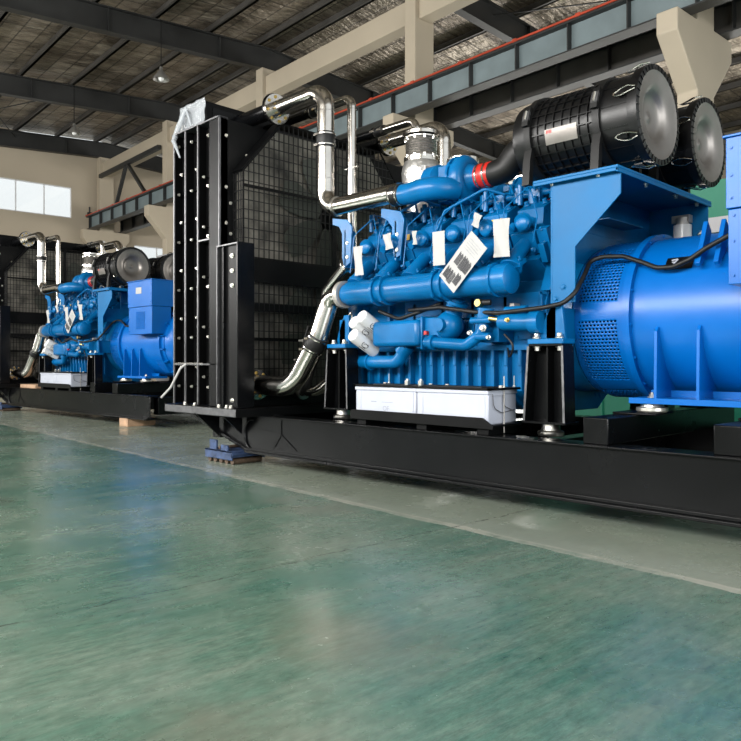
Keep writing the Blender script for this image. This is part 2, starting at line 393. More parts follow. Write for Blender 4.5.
# columns with corbels, tie beam, crane runway
for i, x in enumerate(COLX + [1.0]):
    mb = MB()
    a, c_ = CY - 1.08, CY + 1.08
    mb.prism([(a, 7.0), (a, 6.62), (CY - .33, 5.78), (CY - .33, 0), (CY + .33, 0), (CY + .33, 5.78), (c_, 6.62), (c_, 7.0), (CY + .33, 7.0), (CY + .33, 10.38), (CY - .33, 10.38), (CY - .33, 7.0)], 'x', x - .19, x + .19, 'cream')
    struct(mb, 'column', bevel=.02)
CX = [1.0] + COLX
for x0, x1 in zip(CX[1:], CX[:-1]):
    struct(MB().box(x0 + .19, x1 - .19, CY - .2, CY + .2, 9.52, 10.12, 'cream'), 'tie_beam', bevel=.01)
for j, yc in enumerate((CY - .73, CY + .73)):
    t = thing('crane_runway_beam', ('grey-green steel crane beam carried on the near corbels, red rail on top' if j == 0 else 'dark far crane beam on the other side of the cream columns'), 'beam', (-12, yc, 7.0))
    mb = MB(); L0, L1 = (-33.4, XR - .1)
    mb.box(L0, L1, yc - .16, yc + .16, 7.0, 7.03, 'beam').box(L0, L1, yc - .16, yc + .16, 7.56, 7.6, 'beam').box(L0, L1, yc - .012, yc + .012, 7.03, 7.56, 'crane' if j == 0 else 'purlin')
    x = L0 + .3
    while x < L1:
        mb.box(x - .012, x + .012, yc - .14, yc + .14, 7.03, 7.56, 'beam'); x += 1.25
    build(mb, 'girder', t)
    mb = MB(); mb.box(L0, L1, yc - .04, yc + .04, 7.6, 7.66, 'beam'); build(mb, 'rail', t)
    if j == 0:
        mb = MB(); mb.box(L0, L1, yc - .17, yc - .12, 7.61, 7.65, 'rail')
        x = L0
        while x < L1: mb.box(x, x + .1, yc - .18, yc - .11, 7.60, 7.67, 'rail'); x += 1.5
        lab(build(mb, 'conductor_bar', t), 'red conductor bar along the rail')
        build(MB().box(L0 - .02, L0 + .1, yc - .1, yc + .1, 7.66, 7.8, 'beam').cyl((L0 + .03, yc, 7.8), (L0 + .03, yc, 8.05), .035, 'beam'), 'end_stop', t)
# strut and V brace between the last two columns
struct(MB().box(-32.9, -26.85, CY - .5, CY - .35, 9.32, 9.48, 'beam'), 'wall_brace')
struct(MB().bar((-30.05, CY - .42, 9.32), (-31.2, CY - .42, 7.7), .14, .1, 'beam'), 'wall_brace')
struct(MB().bar((-29.85, CY - .42, 9.32), (-28.0, CY - .42, 7.7), .14, .1, 'beam'), 'wall_brace')
# high bay lamps
for (x, y, l_) in ((-19.738, 9.35, 'conical high-bay lamp hanging from the nearer dark roof beam'), (-26.478, 9.25, 'conical high-bay lamp hanging closer to the window wall')):
    t = thing('high_bay_lamp', l_, 'lamp', (x, y, 9.12), 'high-bay lamps under the roof')
    build(MB().cyl((x, y, 9.48), (x, y, zb(y) + BD - .02), .014, 'rubber', 6), 'cable', t)
    build(MB().lathe([(.045, .36), (.05, .28), (.07, .25), (.23, .03), (.235, 0), (.225, 0.0), (.06, .23), (.03, .25)], (x, y, 9.12), (0, 0, 1), 'shade', 28, cap=False), 'lamp_shade', t)
    build(MB().ball((x, y, 9.18), .085, 'bulb', 16, (1, 1, 1.3)), 'bulb', t)

# ---------------------------------------------------------------- generator set (built once, then copied for the distant one)
GEN = []
HALL = False
YC = 5.24
def T(name, label, cat, loc, group=None):
    o = thing(name, label, cat, loc, group); GEN.append(o); return o
def T1(mb, name, label, cat, group=None, **kw):
    o = build(mb, name, **kw); tag(o, label, cat, group); GEN.append(o); return o
FAR = {}   # label of the distant copy, by object name
def far(o, l): FAR[o.name] = l; return o
def mir(y): return 2 * YC - y

# --- skid
sk = far(T('skid_frame', 'long gloss-black steel base frame under the large near generator', 'base frame', (-3.3, YC, .128)), 'black steel base frame under the distant generator at the left')
SX0, SX1 = -6.9, -.28
for s, (ya, yb_) in enumerate(((4.1, 4.3), (6.18, 6.38))):
    mb = MB(); prof = [(SX0, .50), (SX0, .46), (-5.82, .15), (SX1, .15), (SX1, .47), (-5.7, .47), (-5.7, .50)]
    yw0, yw1 = (ya + .03, ya + .045) if s == 0 else (yb_ - .045, yb_ - .03)
    mb.prism([(SX0, .50), (SX0, .45), (-5.80, .14), (SX1, .14), (SX1, .485), (-5.7, .485), (-5.7, .50)], 'y', yw0, yw1, 'black')
    mb.box(-5.9, SX1, ya, yb_, .475, .49, 'black')
    mb.box(-5.86, SX1, ya - (.03 if s == 0 else 0), yb_ + (.03 if s else 0), .128, .15, 'black')
    mb.box(-5.86, SX1, ya + (.0 if s == 0 else .17), ya + (.03 if s == 0 else .2), .15, .175, 'black')
    mb.prism([(-6.9, .47), (-6.9, .44), (-5.84, .125), (-5.84, .155)], 'y', ya, yb_, 'black')
    build(mb, 'side_beam', sk, bevel=.004)
for x in (-6.7, -5.0, -3.9, -2.75, -1.6, -.4):
    build(MB().box(x - .07, x + .07, 4.3, 6.18, .2, .46, 'black'), 'cross_member', sk, bevel=.004)
for (x0, x1) in ((-2.321, -2.153), (-1.533, -1.36)):
    build(MB().box(x0, x1, 4.16, 6.3, .49, .655, 'black').box(x0 - .01, x1 + .12, 4.56, 4.84, .655, .67, 'black').box(x0 - .01, x1 + .12, mir(4.84), mir(4.56), .655, .67, 'black'), 'raised_cross_beam', sk, bevel=.006)
# lifting boss, ring and star gusset at the radiator end
mb = MB(); arc = [(-5.78 + .14 * math.cos(t), 4.12, .3 + .15 * math.sin(t)) for t in [PI * (.45 + k * 1.15 / 10) for k in range(11)]]
mb.tube(arc, .012, 'black', 8)
for (ax_, az_) in ((.0, .13), (-.3, .03), (.22, -.13), (-.1, -.12)): mb.bar((-5.35, 4.127, .33), (-5.35 + ax_, 4.127, .33 + az_), .01, .01, 'black')
build(mb, 'lifting_boss', sk)
build(MB().prism([(4.1, .5), (3.82, .5), (4.1, .25)], 'x', -6.35, -6.33, 'black'), 'gusset', sk)
build(MB().prism([(4.1, .5), (3.86, .5), (4.1, .3)], 'x', -5.95, -5.93, 'black'), 'gusset', sk)
# battery tray and its angle
mb = MB(); mb.box(-4.40, -3.0, 4.12, 4.50, .545, .56, 'dark').prism([(-4.40, .535), (-4.40, .6), (-4.37, .612), (-3.06, .612), (-2.97, .56), (-2.97, .535)], 'y', 4.105, 4.12, 'dark')
for x in (-4.3, -3.65, -3.08): mb.box(x - .05, x + .05, 4.14, 4.48, .49, .545, 'dark')
build(mb, 'battery_tray', sk, bevel=.003)
# soft mounts under alternator feet
for x in (-2.12, -1.42):
    for y in (4.70, mir(4.70)):
        o = build(MB().lathe([(.09, 0), (.1, .01), (.1, .03), (.075, .036), (.07, .056), (.03, .056)], (x, y, .671), (0, 0, 1), 'bolt', 24), 'vibration_mount', sk)
        build(MB().cyl((x, y, .67), (x, y, .80), .012, 'bolt', 8).bolt((x, y, .766), (0, 0, 1), .02, .022), 'mount_bolt', o)

# --- radiator
rd = far(T('radiator', 'tall black radiator unit at the end of the large near generator', 'radiator', (-6.4, YC, .51)), 'tall black radiator unit of the distant generator, cut by the picture edge')
RY0, RY1 = 3.9, mir(3.9)
RZ0, RZ1 = .57, 3.38
GX = -5.87; GY0 = 4.07; GY1 = mir(4.07)
build(MB().box(-6.94, -5.64, 3.83, mir(3.83), .485, .565, 'dark').box(-6.935, -5.645, 3.827, 3.83, .492, .56, 'edge'), 'base_plate', rd, bevel=.004)
build(MB().box(-6.8, -6.2, 4.02, mir(4.02), .6, 3.34, 'core'), 'core', rd)
for s in (0, 1):
    ys = (lambda d: RY0 + d) if s == 0 else (lambda d: RY1 - d)
    def yb2(a, b_): return (min(ys(a), ys(b_)), max(ys(a), ys(b_)))
    mb = MB(); y0, y1 = yb2(.10, .115); mb.box(-6.89, -6.05, y0, y1, .57, 3.36, 'dark')
    for x in (-6.885, -6.66, -6.42):
        y0, y1 = yb2(0, .1); mb.box(x - .006, x + .006, y0, y1, .57, 3.37, 'dark')
        y0, y1 = yb2(-.001, .012); mb.box(x - .0062, x + .014, y0, y1, .57, 3.37, 'edge')
    sp_ = build(mb, 'side_panel', rd)
    mb = MB()
    for x, off in ((-6.85, 0), (-6.80, .1), (-6.60, 0), (-6.50, .1), (-6.37, .05), (-6.29, 0)):
        z = .75 + off * 2
        while z < 3.3:
            mb.bolt((x, ys(.05), z), (0, -1 if s == 0 else 1, 0), .011, .02).cyl((x, ys(.1), z), (x, ys(.05), z), .008, 'dark', 6); z += .5
    for k in range(12): mb.bolt((-6.86 + .045 * k, ys(.02), .98), (0, -1 if s == 0 else 1, 0), .01, .02)
    o_ = build(mb, 'bolt_row', rd); o_['kind'] = 'stuff'; o_['label'] = 'rows of small bright bolts'
    mb = MB(); y0, y1 = yb2(.0, .012); mb.box(-6.2, -6.04, y0, y1, .57, 3.36, 'dark'); y0, y1 = yb2(0, .1)
    mb.box(-6.045, -6.03, y0, y1, .57, 3.38, 'edge'); mb.box(-6.21, -6.2, y0, y1, .57, 3.36, 'dark')
    build(mb, 'corner_channel', rd, bevel=.003)
    mb = MB(); y0, y1 = yb2(-.012, .1); mb.box(-6.9, -6.03, y0, y1, 3.36, 3.375, 'edge'); build(mb, 'top_rail', rd)
    mb = MB(); y0, y1 = yb2(.0, .1); mb.box(-6.89, -6.04, y0, y1, .97, .985, 'edge').box(-6.42, -6.2, y0, y1, 2.2, 2.215, 'edge'); build(mb, 'side_shelf', rd)
    # rear bracket post
    mb = MB(); y0, y1 = yb2(.0, .012); mb.box(-6.02, -5.68, y0, y1, .57, 2.10, 'dark')
    y0, y1 = yb2(-.03, .16); mb.box(-5.69, -5.675, y0, y1, .57, 2.12, 'black').box(-6.03, -5.68, y0, y1, 2.10, 2.115, 'edge').box(-6.03, -6.018, y0, y1, .57, 2.1, 'edge')
    mb.box(-5.92, -5.91, y0, y1, .57, 2.1, 'black')
    for z in (2.0, 1.86, 1.72, .64): mb.bolt((-5.80, ys(0), z), (0, -1 if s == 0 else 1, 0), .016, .02)
    for x in (-6.6, -6.42, -5.98, -5.85, -5.78): mb.bolt((x, ys(-.03), .565), (0, 0, 1), .016, .03)
    build(mb, 'rear_post', rd, bevel=.002)
# engine-side shroud plate
mb = MB().box(-6.05, -6.03, 3.92, RY1 - .02, .57, 3.36, 'dark')
for (y, z) in [(3.98, 3.2), (3.98, 2.7), (3.98, 1.9 + .45), (4.55, 3.3), (4.22, 3.05), (4.03, 2.55), (4.03, 2.25)]:
    mb.bolt((-6.03, y, z), (1, 0, 0), .012, .016); mb.bolt((-6.03, mir(y), z), (1, 0, 0), .012, .016)
build(mb, 'shroud_plate', rd)
build(MB().prism([(GY0 + .02, .68), (GY0 + .02, 2.82), (GY0 + .48, 3.36), (GY1 - .48, 3.36), (GY1 - .02, 2.82), (GY1 - .02, .68)], 'x', -6.03, -6.022, 'fins'), 'fin_face', rd)
# header tank
hp = build(MB().box(-6.92, -6.46, 4.02, mir(4.02), 3.385, 3.66, 'dark'), 'top_tank', rd, bevel=.012)
build(MB().box(-6.461, -6.45, 4.1, 4.5, 3.42, 3.6, 'black'), 'tank_plate', hp)
# fans: grey blades behind the guard
for zc in (2.55, 1.25):
    mb = MB(); cyf = YC
    mb.cyl((-6.02, cyf, zc), (-5.93, cyf, zc), .12, 'dark', 24)
    for k in range(7):
        a = 2 * PI * k / 7 + (.35 if zc > 2 else 0)
        R = Matrix.Rotation(a, 3, 'X') @ Matrix.Rotation(math.radians(28), 3, 'Z')
        Rr = Matrix.Rotation(a, 3, 'X')
        vs = []
        for (r_, w2, tw) in ((.12, .07, .6), (.35, .15, .45), (.55, .17, .35), (.66, .13, .3)):
            for sgn in (-1, 1):
                for th in (-.004, .004):
                    vs.append(Vector((-5.965 + th, cyf, zc)) + Rr @ Vector((math.sin(tw) * w2 * sgn * .35, math.cos(tw) * w2 * sgn, r_)))
        fs = []
        for q in range(3):
            o = q * 4; fs += [(o, o + 2, o + 6, o + 4), (o + 1, o + 5, o + 7, o + 3), (o, o + 4, o + 5, o + 1), (o + 2, o + 3, o + 7, o + 6)]
        fs += [(0, 1, 3, 2), (12, 14, 15, 13)]
        mb.add(vs, fs, 'fan')
    build(mb, 'cooling_fan', rd)['label'] = 'grey fan blades behind the wire guard'
# wire guards (upper with chamfered corners, lower square)
def zt_(y):
    d = min(y - GY0, GY1 - y); return 3.40 - max(0, .55 * (1 - d / .47))
wr = .0042
for (za, zb_, up) in ((2.02, 3.4, True), (.66, 1.79, False)):
    mb = MB(); y = GY0
    while y <= GY1 + .001:
        mb.box(GX - wr, GX + wr, y - wr, y + wr, za, zt_(y) if up else zb_, 'rubber'); y += (GY1 - GY0) / 38
    z = za
    while z <= zb_ + .001:
        dd = 0 if not up or z < 2.85 else (z - 2.85) / .55 * .47
        mb.box(GX - wr, GX + wr, GY0 + dd, GY1 - dd, z - wr, z + wr, 'rubber'); z += .092
    # side returns
    for yy_ in (GY0, GY1):
        for k in range(5): mb.box(-6.03 + .04 * k - wr, -6.03 + .04 * k + wr, yy_ - wr, yy_ + wr, za, 2.85 if up else zb_, 'rubber')
        z = za
        while z <= (2.85 if up else zb_): mb.box(-6.03, GX, yy_ - wr, yy_ + wr, z - wr, z + wr, 'rubber'); z += .092
    g = build(mb, 'wire_guard', rd, smooth=False)
    fb = MB(); q = .014
    if up:
        P = [(GY0, za), (GY0, 2.85), (GY0 + .47, 3.4), (GY1 - .47, 3.4), (GY1, 2.85), (GY1, za)]
    else: P = [(GY0, za), (GY0, zb_), (GY1, zb_), (GY1, za)]
    for i in range(len(P)): 
        a, c_ = P[i], P[(i + 1) % len(P)]; fb.bar((GX, a[0], a[1]), (GX, c_[0], c_[1]), q, q, 'dark')
    fb.box(GX - .008, GX + .01, YC - .03, YC + .03, za, zb_, 'dark').box(GX - .008, GX + .008, GY0, GY1, (za + zb_) / 2 - .015, (za + zb_) / 2 + .015, 'dark')
    build(fb, 'guard_frame', g)
if True:
    mb = MB(); mb.prism([(GY0 - .02, 2.86), (GY0 + .46, 3.42), (GY0 + .46, 3.40), (GY0, 2.84)], 'x', -6.03, GX, 'dark').box(-6.03, GX, GY0 + .46, GY1 - .46, 3.395, 3.41, 'dark')
    build(mb, 'guard_top_cover', rd)
build(MB().box(-6.03, GX + .005, GY0, GY1, 1.79, 2.02, 'dark').box(-6.03, GX + .004, GY0, GY1, 1.5, 1.58, 'dark').box(-6.03, GX, GY0, GY1, .57, .66, 'dark'), 'guard_band', rd, bevel=.003)
# black outlet pipes from header tank, to the chrome flange faces
for (y, z, r_, x1) in ((4.45, 3.53, .08, -5.86), (4.78, 3.53, .045, -5.7), (mir(4.78), 3.53, .045, -5.7), (6.05, 3.53, .08, -5.86)):
    build(MB().cyl((-6.46, y, z), (x1, y, z), r_, 'black', 24).cyl((x1 - .02, y, z), (x1, y, z), r_ * 1.9 if r_ > .06 else r_ * 1.3, 'black', 24), 'outlet_pipe', rd)
for (y, z) in ((4.22, .78), (mir(4.22), .78)):
    build(MB().cyl((-6.1, y, z), (-5.865, y, z), .09, 'black', 24).cyl((-5.89, y, z), (-5.865, y, z), .14, 'dark', 24), 'inlet_pipe', rd)

# --- polished coolant pipes
def flange(parent, x, y, z, r_, ax=(1, 0, 0), th=.03):
    d = Vector(ax).normalized(); a, b_, _ = basis(d); o = Vector((x, y, z))
    mb = MB().lathe([(r_ * .5, 0), (r_, 0), (r_, th), (r_ * .5, th)], o, d, 'steel', 32)
    for k in range(8):
        t = 2 * PI * k / 8 + .2; mb.bolt(o + d * th + (a * math.cos(t) + b_ * math.sin(t)) * r_ * .8, d, .012, .014, 'brass')
    return build(mb, 'flange', parent)
def coupling(parent, p, q, r_, clampk='steel'):
    p = Vector(p); q = Vector(q); d = (q - p).normalized()
    h = build(MB().lathe([(r_ * 1.06, 0), (r_ * 1.12, .01), (r_ * 1.12, (q - p).length - .01), (r_ * 1.06, (q - p).length)], p, d, 'rubber', 28), 'rubber_sleeve', parent)
    for e in (p + d * .015, q - d * .027):
        mb = MB().lathe([(r_ * 1.1, 0), (r_ * 1.17, 0), (r_ * 1.17, .012), (r_ * 1.1, .012)], e, d, clampk, 28)
        a, b_, _ = basis(d)
        mb.cbox(e + Vector((-.3, -.95, 0)).normalized() * r_ * 1.2, (.05, .02, .02), clampk)
        build(mb, 'hose_clamp', h)
    return h
def strap(parent, x, y, z0, z1, r_):
    build(MB().box(x - r_ * 1.35 - .006, x - r_ * 1.35 + .006, y - .012, y + .012, z0, z1, 'rubber').bolt((x - r_ * 1.35, y, z1), (0, 0, 1), .008, .03).bolt((x - r_ * 1.35, y, z0), (0, 0, -1), .008, .03), 'tie_strap', parent)
def upipe(name, label, flabel, y, r_, x0, xv, zt, zb_, x1, mid=None, fl=None, grp='upper coolant pipes'):
    t = far(T(name, label, 'pipe', (xv, y, zb_), grp), flabel)
    path = fillet([(x0, y, zt), (xv, y, zt), (xv, y, zb_)] + ([(x1, y, zb_)] if x1 else []), r_ * 2.1, 10)
    body = build(MB().tube(path, r_, 'steel', 28), 'pipe_body', t)
    if fl: flange(t, x0 - .02, y, zt, fl)
    if mid: coupling(t, (xv, y, mid[0]), (xv, y, mid[1]), r_); strap(t, xv, y, mid[0] - .03, mid[1] + .03, r_)
    # weld seams
    for z in (zt - r_ * 2.6, zb_ + r_ * 3.4): build(MB().lathe([(r_ * .98, 0), (r_ * 1.03, .003), (r_ * .98, .006)], (xv, y, z), (0, 0, 1), 'steel2', 28, cap=False), 'weld_seam', t)
    return t
pa = upipe('coolant_pipe', 'thick polished pipe with black coupling, nearest camera, flanged to the near radiator', 'thick polished pipe with black coupling on the distant generator', 4.45, .08, -5.84, -5.1, 3.52, 2.415, -4.16, (2.98, 3.12), .15)
build(MB().lathe([(.083, 0), (.09, 0), (.09, .02), (.083, .02)], (-4.95, 4.45, 2.415), (1, 0, 0), 'steel2', 28), 'pipe_band', pa)
coup = coupling(pa, (-4.24, 4.45, 2.4), (-4.12, 4.45, 2.395), .08)
upipe('coolant_pipe', 'slim polished pipe standing just right of the near coupled pipe', 'slim polished pipe rising beside the distant coupled pipe', 4.78, .044, -5.68, -5.1, 3.53, 1.95, None)
build(MB().box(-5.16, -4.98, 4.74, 4.76, 2.84, 2.85, 'steel2'), 'clip', GEN[-1])
upipe('coolant_pipe', 'slim polished elbow pipe just left of the braided exhaust bellows', 'slim polished elbow left of the distant air cleaner', mir(4.78), .044, -5.68, -5.1, 3.53, 1.95, None)
upipe('coolant_pipe', 'thick polished elbow pipe rising behind the braided exhaust bellows', 'thick polished elbow pipe behind the distant air cleaner', 6.05, .08, -5.84, -5.02, 3.53, 2.3, None, None, .15)
# rubber sections on slim pipes
for y in (4.78, mir(4.78)): coupling(GEN[-3] if y < 5 else GEN[-2], (-5.7, y, 3.53), (-5.55, y, 3.53), .05)
# lower chrome pipe E
pe = far(T('return_pipe', 'thick polished pipe curving up from the near radiator foot to the blue manifold', 'pipe', (-5.4, 4.35, .7)), 'thick polished pipe curving up from the distant radiator foot')
path = fillet([(-5.86, 4.22, .78), (-5.36, 4.27, .765), (-5.08, 4.34, 1.22), (-4.98, 4.4, 1.58), (-4.80, 4.4, 1.603)], [.28, .5, .14], 10)
rads = [.098 - .012 * i / len(path) for i in range(len(path))]
build(MB().tube(path, rads, 'steel', 28), 'pipe_body', pe)
flange(pe, -5.865, 4.22, .78, .145)
coupling(pe, (-5.150, 4.325, 1.105), (-5.070, 4.343, 1.235), .092)
build(MB().bar((-5.35, 4.33, 1.0), (-5.2, 4.33, 1.33), .02, .02, 'rubber').bolt((-5.34, 4.33, 1.02), (-1, 0, 0), .01, .07).bolt((-5.27, 4.33, 1.2), (-1, 0, 0), .01, .07), 'tie_strap', pe)
pf = far(T('return_pipe', 'narrow polished pipe bending down in front of the near radiator guard', 'pipe', (-5.2, 4.6, 1.0)), 'narrow polished pipe bending down by the distant radiator guard')
path = fillet([(-4.93, 4.6, 1.93), (-5.26, 4.6, 1.68), (-5.27, 4.6, 1.38)], .06, 8)
build(MB().tube(path, .05, 'steel', 24), 'pipe_body', pf)
build(MB().tube(fillet([(-5.27, 4.6, 1.4), (-5.28, 4.58, 1.2), (-5.42, 4.55, .95), (-5.5, 4.55, .72), (-5.72, 4.6, .68)], .2, 6), .04, 'rubber', 16), 'hose', pf)
build(MB().lathe([(.05, 0), (.075, 0), (.075, .02), (.05, .02)], (-4.99, 4.6, 1.89), (.78, 0, .6), 'steel', 24), 'flange', pf)
pg = far(T('return_pipe', 'polished pipe half hidden behind the curving near pipe', 'pipe', (-5.0, 4.62, .8)), 'polished pipe half hidden behind the distant curving pipe')
build(MB().tube(fillet([(-4.9, 4.7, 1.6), (-4.98, 4.66, 1.35), (-5.1, 4.62, .9), (-5.4, 4.6, .72), (-5.6, 4.6, .72)], .25, 8), .055, 'steel', 20), 'pipe_body', pg)
build(MB().lathe([(.055, 0), (.09, 0), (.09, .025), (.055, .025)], (-5.62, 4.6, .72), (1, 0, 0), 'steel2', 20), 'flange', pg)

# --- exhaust bellows
eb = far(T('exhaust_bellows', 'braided exhaust bellows over a foil-wrapped cone between the near chrome pipes', 'exhaust', (-4.6, YC, 2.5)), 'pale exhaust bellows left of the distant air cleaner')
ex, ey = -4.62, YC
build(MB().lathe([(.12, 3.15), (.175, 3.15), (.175, 3.18), (.12, 3.18)], (ex, ey, 0), (0, 0, 1), 'steel', 32), 'top_flange', eb)
mb = MB().lathe([(.165, 0), (.165, .012), (.14, .012), (.14, 0)], (ex, ey, 3.12), (0, 0, 1), 'steel2', 32)
for k in range(10):
    t = 2 * PI * k / 10; mb.bolt((ex + .15 * math.cos(t), ey + .15 * math.sin(t), 3.13), (0, 0, -1), .014, .03)
for k in range(10):
    t = 2 * PI * k / 10; mb.bolt((ex + .15 * math.cos(t), ey + .15 * math.sin(t), 2.93), (0, 0, 1), .014, .03)
build(mb, 'bolt_ring', eb)
prof = []
for k in range(15): prof += [(.142 if k % 2 else .15, 2.95 + .012 * k)]
build(MB().lathe(prof, (ex, ey, 0), (0, 0, 1), 'braid', 36, cap=False), 'bellows', eb)
build(MB().lathe([(.13, 2.90), (.165, 2.90), (.165, 2.945), (.13, 2.945)], (ex, ey, 0), (0, 0, 1), 'steel', 32), 'lower_flange', eb)
build(MB().lathe([(.16, 2.90), (.175, 2.87), (.19, 2.8), (.185, 2.72), (.165, 2.62), (.14, 2.5), (.13, 2.35)], (ex, ey, 0), (0, 0, 1), 'foil', 32), 'foil_wrapped_cone', eb)
build(MB().cbox((ex + .33, ey - .18, 2.6), (.02, .3, .3), 'cast').cyl((ex, ey, 2.45), (-3.95, ey - .35, 2.45), .1, 'foil', 20).cyl((ex, ey, 2.45), (-3.95, ey + .35, 2.45), .1, 'foil', 20), 'exhaust_branch', eb)

# --- engine
en = far(T('diesel_engine', 'large blue V-block diesel engine of the near generator', 'engine', (-3.9, YC, .62)), 'blue V-block diesel engine of the distant generator')
mb = MB()
mb.prism([(4.7, 1.1), (4.7, 1.45), (4.80, 1.62), (4.6, 1.75), (4.95, 1.98), (YC, 1.75), (mir(4.95), 1.98), (mir(4.6), 1.75), (mir(4.80), 1.62), (mir(4.7), 1.45), (mir(4.7), 1.1)], 'x', -4.85, -2.92, 'blue')
for k in range(7):
    x = -4.82 + .31 * k; mb.box(x, x + .03, 4.66, 4.72, 1.1, 1.5, 'blue'); mb.box(x + .1, x + .25, 4.68, 4.71, 1.17, 1.32, 'blue')
    for q in (.12, .23): mb.bolt((x + q, 4.68, 1.19), (0, -1, 0), .008, .01, 'blue'); mb.bolt((x + q, 4.68, 1.30), (0, -1, 0), .008, .01, 'blue')
mb.box(-4.85, -2.92, 4.64, 4.7, 1.09, 1.13, 'blue')
build(mb, 'crankcase', en, bevel=.006)
mb = MB(); mb.prism([(4.72, 1.1), (4.72, .78), (4.95, .62), (mir(4.95), .62), (mir(4.72), .78), (mir(4.72), 1.1)], 'x', -4.8, -2.95, 'blue')
x = -4.76
while x < -2.95:
    mb.prism([(4.655, 1.09), (4.66, .78), (4.95, .6), (4.95, .7), (4.73, 1.09)], 'x', x, x + .028, 'blue')
    mb.cyl((x + .014, 4.66, 1.1), (x + .014, 4.66, .97), .018, 'blue', 10)
    x += .125
build(mb, 'oil_pan', en, bevel=.003)
# front gear case and rear flywheel housing
build(MB().prism([(4.68, .8), (4.62, 1.5), (4.72, 1.9), (mir(4.72), 1.9), (mir(4.62), 1.5), (mir(4.68), .8)], 'x', -4.98, -4.85, 'blue').cyl((-5.04, YC, 1.31), (-4.98, YC, 1.31), .22, 'dark', 28).box(-4.96, -4.8, 4.5, 4.72, 1.12, 1.18, 'blue'), 'front_cover', en, bevel=.008)
mb = MB().lathe([(.5, 0), (.5, .06), (.545, .06), (.545, .24)], (-2.95, YC, 1.31), (1, 0, 0), 'blue', 48)
for k in range(20):
    t = 2 * PI * k / 20; mb.bolt((-2.71, YC + .52 * math.cos(t), 1.31 + .52 * math.sin(t)), (-1, 0, 0), .012, .05, 'blue')
mb.prism([(4.62, 1.52), (4.82, 1.98), (mir(4.82), 1.98), (mir(4.62), 1.52)], 'x', -2.92, -2.84, 'blue')
build(mb, 'flywheel_housing', en, bevel=.004)
# heads, six to a bank
HX = [-4.67 + .325 * k for k in range(6)]
for side in (0, 1):
    ang = math.radians(30) * (1 if side == 0 else -1)
    for i, x in enumerate(HX):
        M_ = Matrix.Translation((x, YC, 1.31)) @ Matrix.Rotation(ang, 4, 'X')
        s = -1 if side == 0 else 1         # outward local y
        hb = MB(M_)
        hb.box(-.135, .135, -.2, .2, .60, .80, 'blue')
        hb.box(-.145, -.105, s * .2 - .03, s * .2 + .03, .60, .82, 'blue').box(.105, .145, s * .2 - .03, s * .2 + .03, .60, .82, 'blue')
        hb.cyl((-.09, s * .19, .6), (-.09, s * .19, .83), .03, 'blue', 12).cyl((.09, s * .19, .6), (.09, s * .19, .83), .03, 'blue', 12)
        for bx in (-.1, .1):
            for by in (-.15, .15): hb.bolt((bx, by, .8), (0, 0, 1), .016, .03, 'blue')
        # intake neck flaring down to the manifold, square flange, round port cap
        hb.box(-.075, .075, s * .2, s * .26, .6, .72, 'blue')
        h = build(hb, 'cylinder_head', en, bevel=.006)
        cb = MB(M_)
        cb.prism([(-.12, .81), (-.14, .9), (-.06, 1.0), (.09, 1.0), (.16, .93), (.14, .81)] if side == 0 else [(-.14, .81), (-.16, .93), (-.09, 1.0), (.06, 1.0), (.14, .9), (.12, .81)], 'x', -.115, .115, 'blue')
        cb.cyl((0, s * .1, .92), (0, s * .16, .88), .062, 'blue', 20)
        for bx in (-.08, .08): cb.bolt((bx, .03 * -s, 1.0), (0, 0, 1), .02, .035, 'blue')
        cb.cyl((-.03, -s * .08, .99), (-.03, -s * .08, 1.05), .02, 'blue', 12)
        build(cb, 'rocker_cover', h, bevel=.012)
        nb = MB()
        yo = (lambda y: y) if side == 0 else mir
        # neck from head side down to the charge manifold
        nb.tube([(x, yo(4.72), 1.93), (x, yo(4.60), 1.86), (x, yo(4.5), 1.78), (x, yo(4.43), 1.68)], [.07, .052, .056, .085], 'blue', 20)
        nb.cbox((x, yo(4.63), 1.885), (.2, .05, .17), 'blue', Matrix.Rotation(ang, 3, 'X'))
        for bx in (-.08, .08):
            for dz in (-.06, .06): nb.bolt((x + bx, yo(4.61), 1.88 + dz), (0, -1 if side == 0 else 1, .1), .014, .03, 'blue')
        nb.cbox((x, yo(4.46), 1.715), (.17, .1, .03), 'blue', Matrix.Rotation(ang, 3, 'X'))
        for bx in (-.07, .07): nb.bolt((x + bx, yo(4.44), 1.73), (0, -.4 if side == 0 else .4, 1), .012, .03, 'blue')
        build(nb, 'intake_neck', h, bevel=.004)
        vb = MB()
        vb.cbox((x + .1625, yo(4.66), 1.86), (.085, .07, .26), 'blue', Matrix.Rotation(ang * .9, 3, 'X')).cbox((x + .1625, yo(4.62), 1.80), (.05, .06, .14), 'blue', Matrix.Rotation(ang * .9, 3, 'X'))
        for dz in (-.1, 0, .1): vb.bolt((x + .1625, yo(4.625 - dz * .5), 1.86 + dz), (0, -1 if side == 0 else 1, .5), .012, .02, 'bolt' if dz == 0 else 'blue')
        build(vb, 'valve_block', h, bevel=.006)
        if side == 0:
            lb = MB()
            lb.tube(fillet([(x - .05, 4.78, 2.28), (x - .05, 4.7, 2.36), (x + .06, 4.6, 2.26), (x + .14, 4.56, 2.05), (x + .14, 4.5, 1.86)], .06, 5), .0048, 'blue', 8)
            lb.tube(fillet([(x + .1, 4.9, 2.3), (x + .02, 4.66, 2.32), (x - .12, 4.52, 2.14), (x - .13, 4.48, 1.8)], .06, 5), .0048, 'blue', 8)
            lb.cyl((x - .04, 4.53, 2.0), (x - .04, 4.47, 1.96), .03, 'blue', 12).cyl((x + .05, 4.53, 2.03), (x + .05, 4.5, 2.01), .065, 'blue', 20)
            lb.ball((x + .05, 4.5, 2.01), .06, 'blue', 14, (1, .45, 1))
            build(lb, 'injector_line', h)
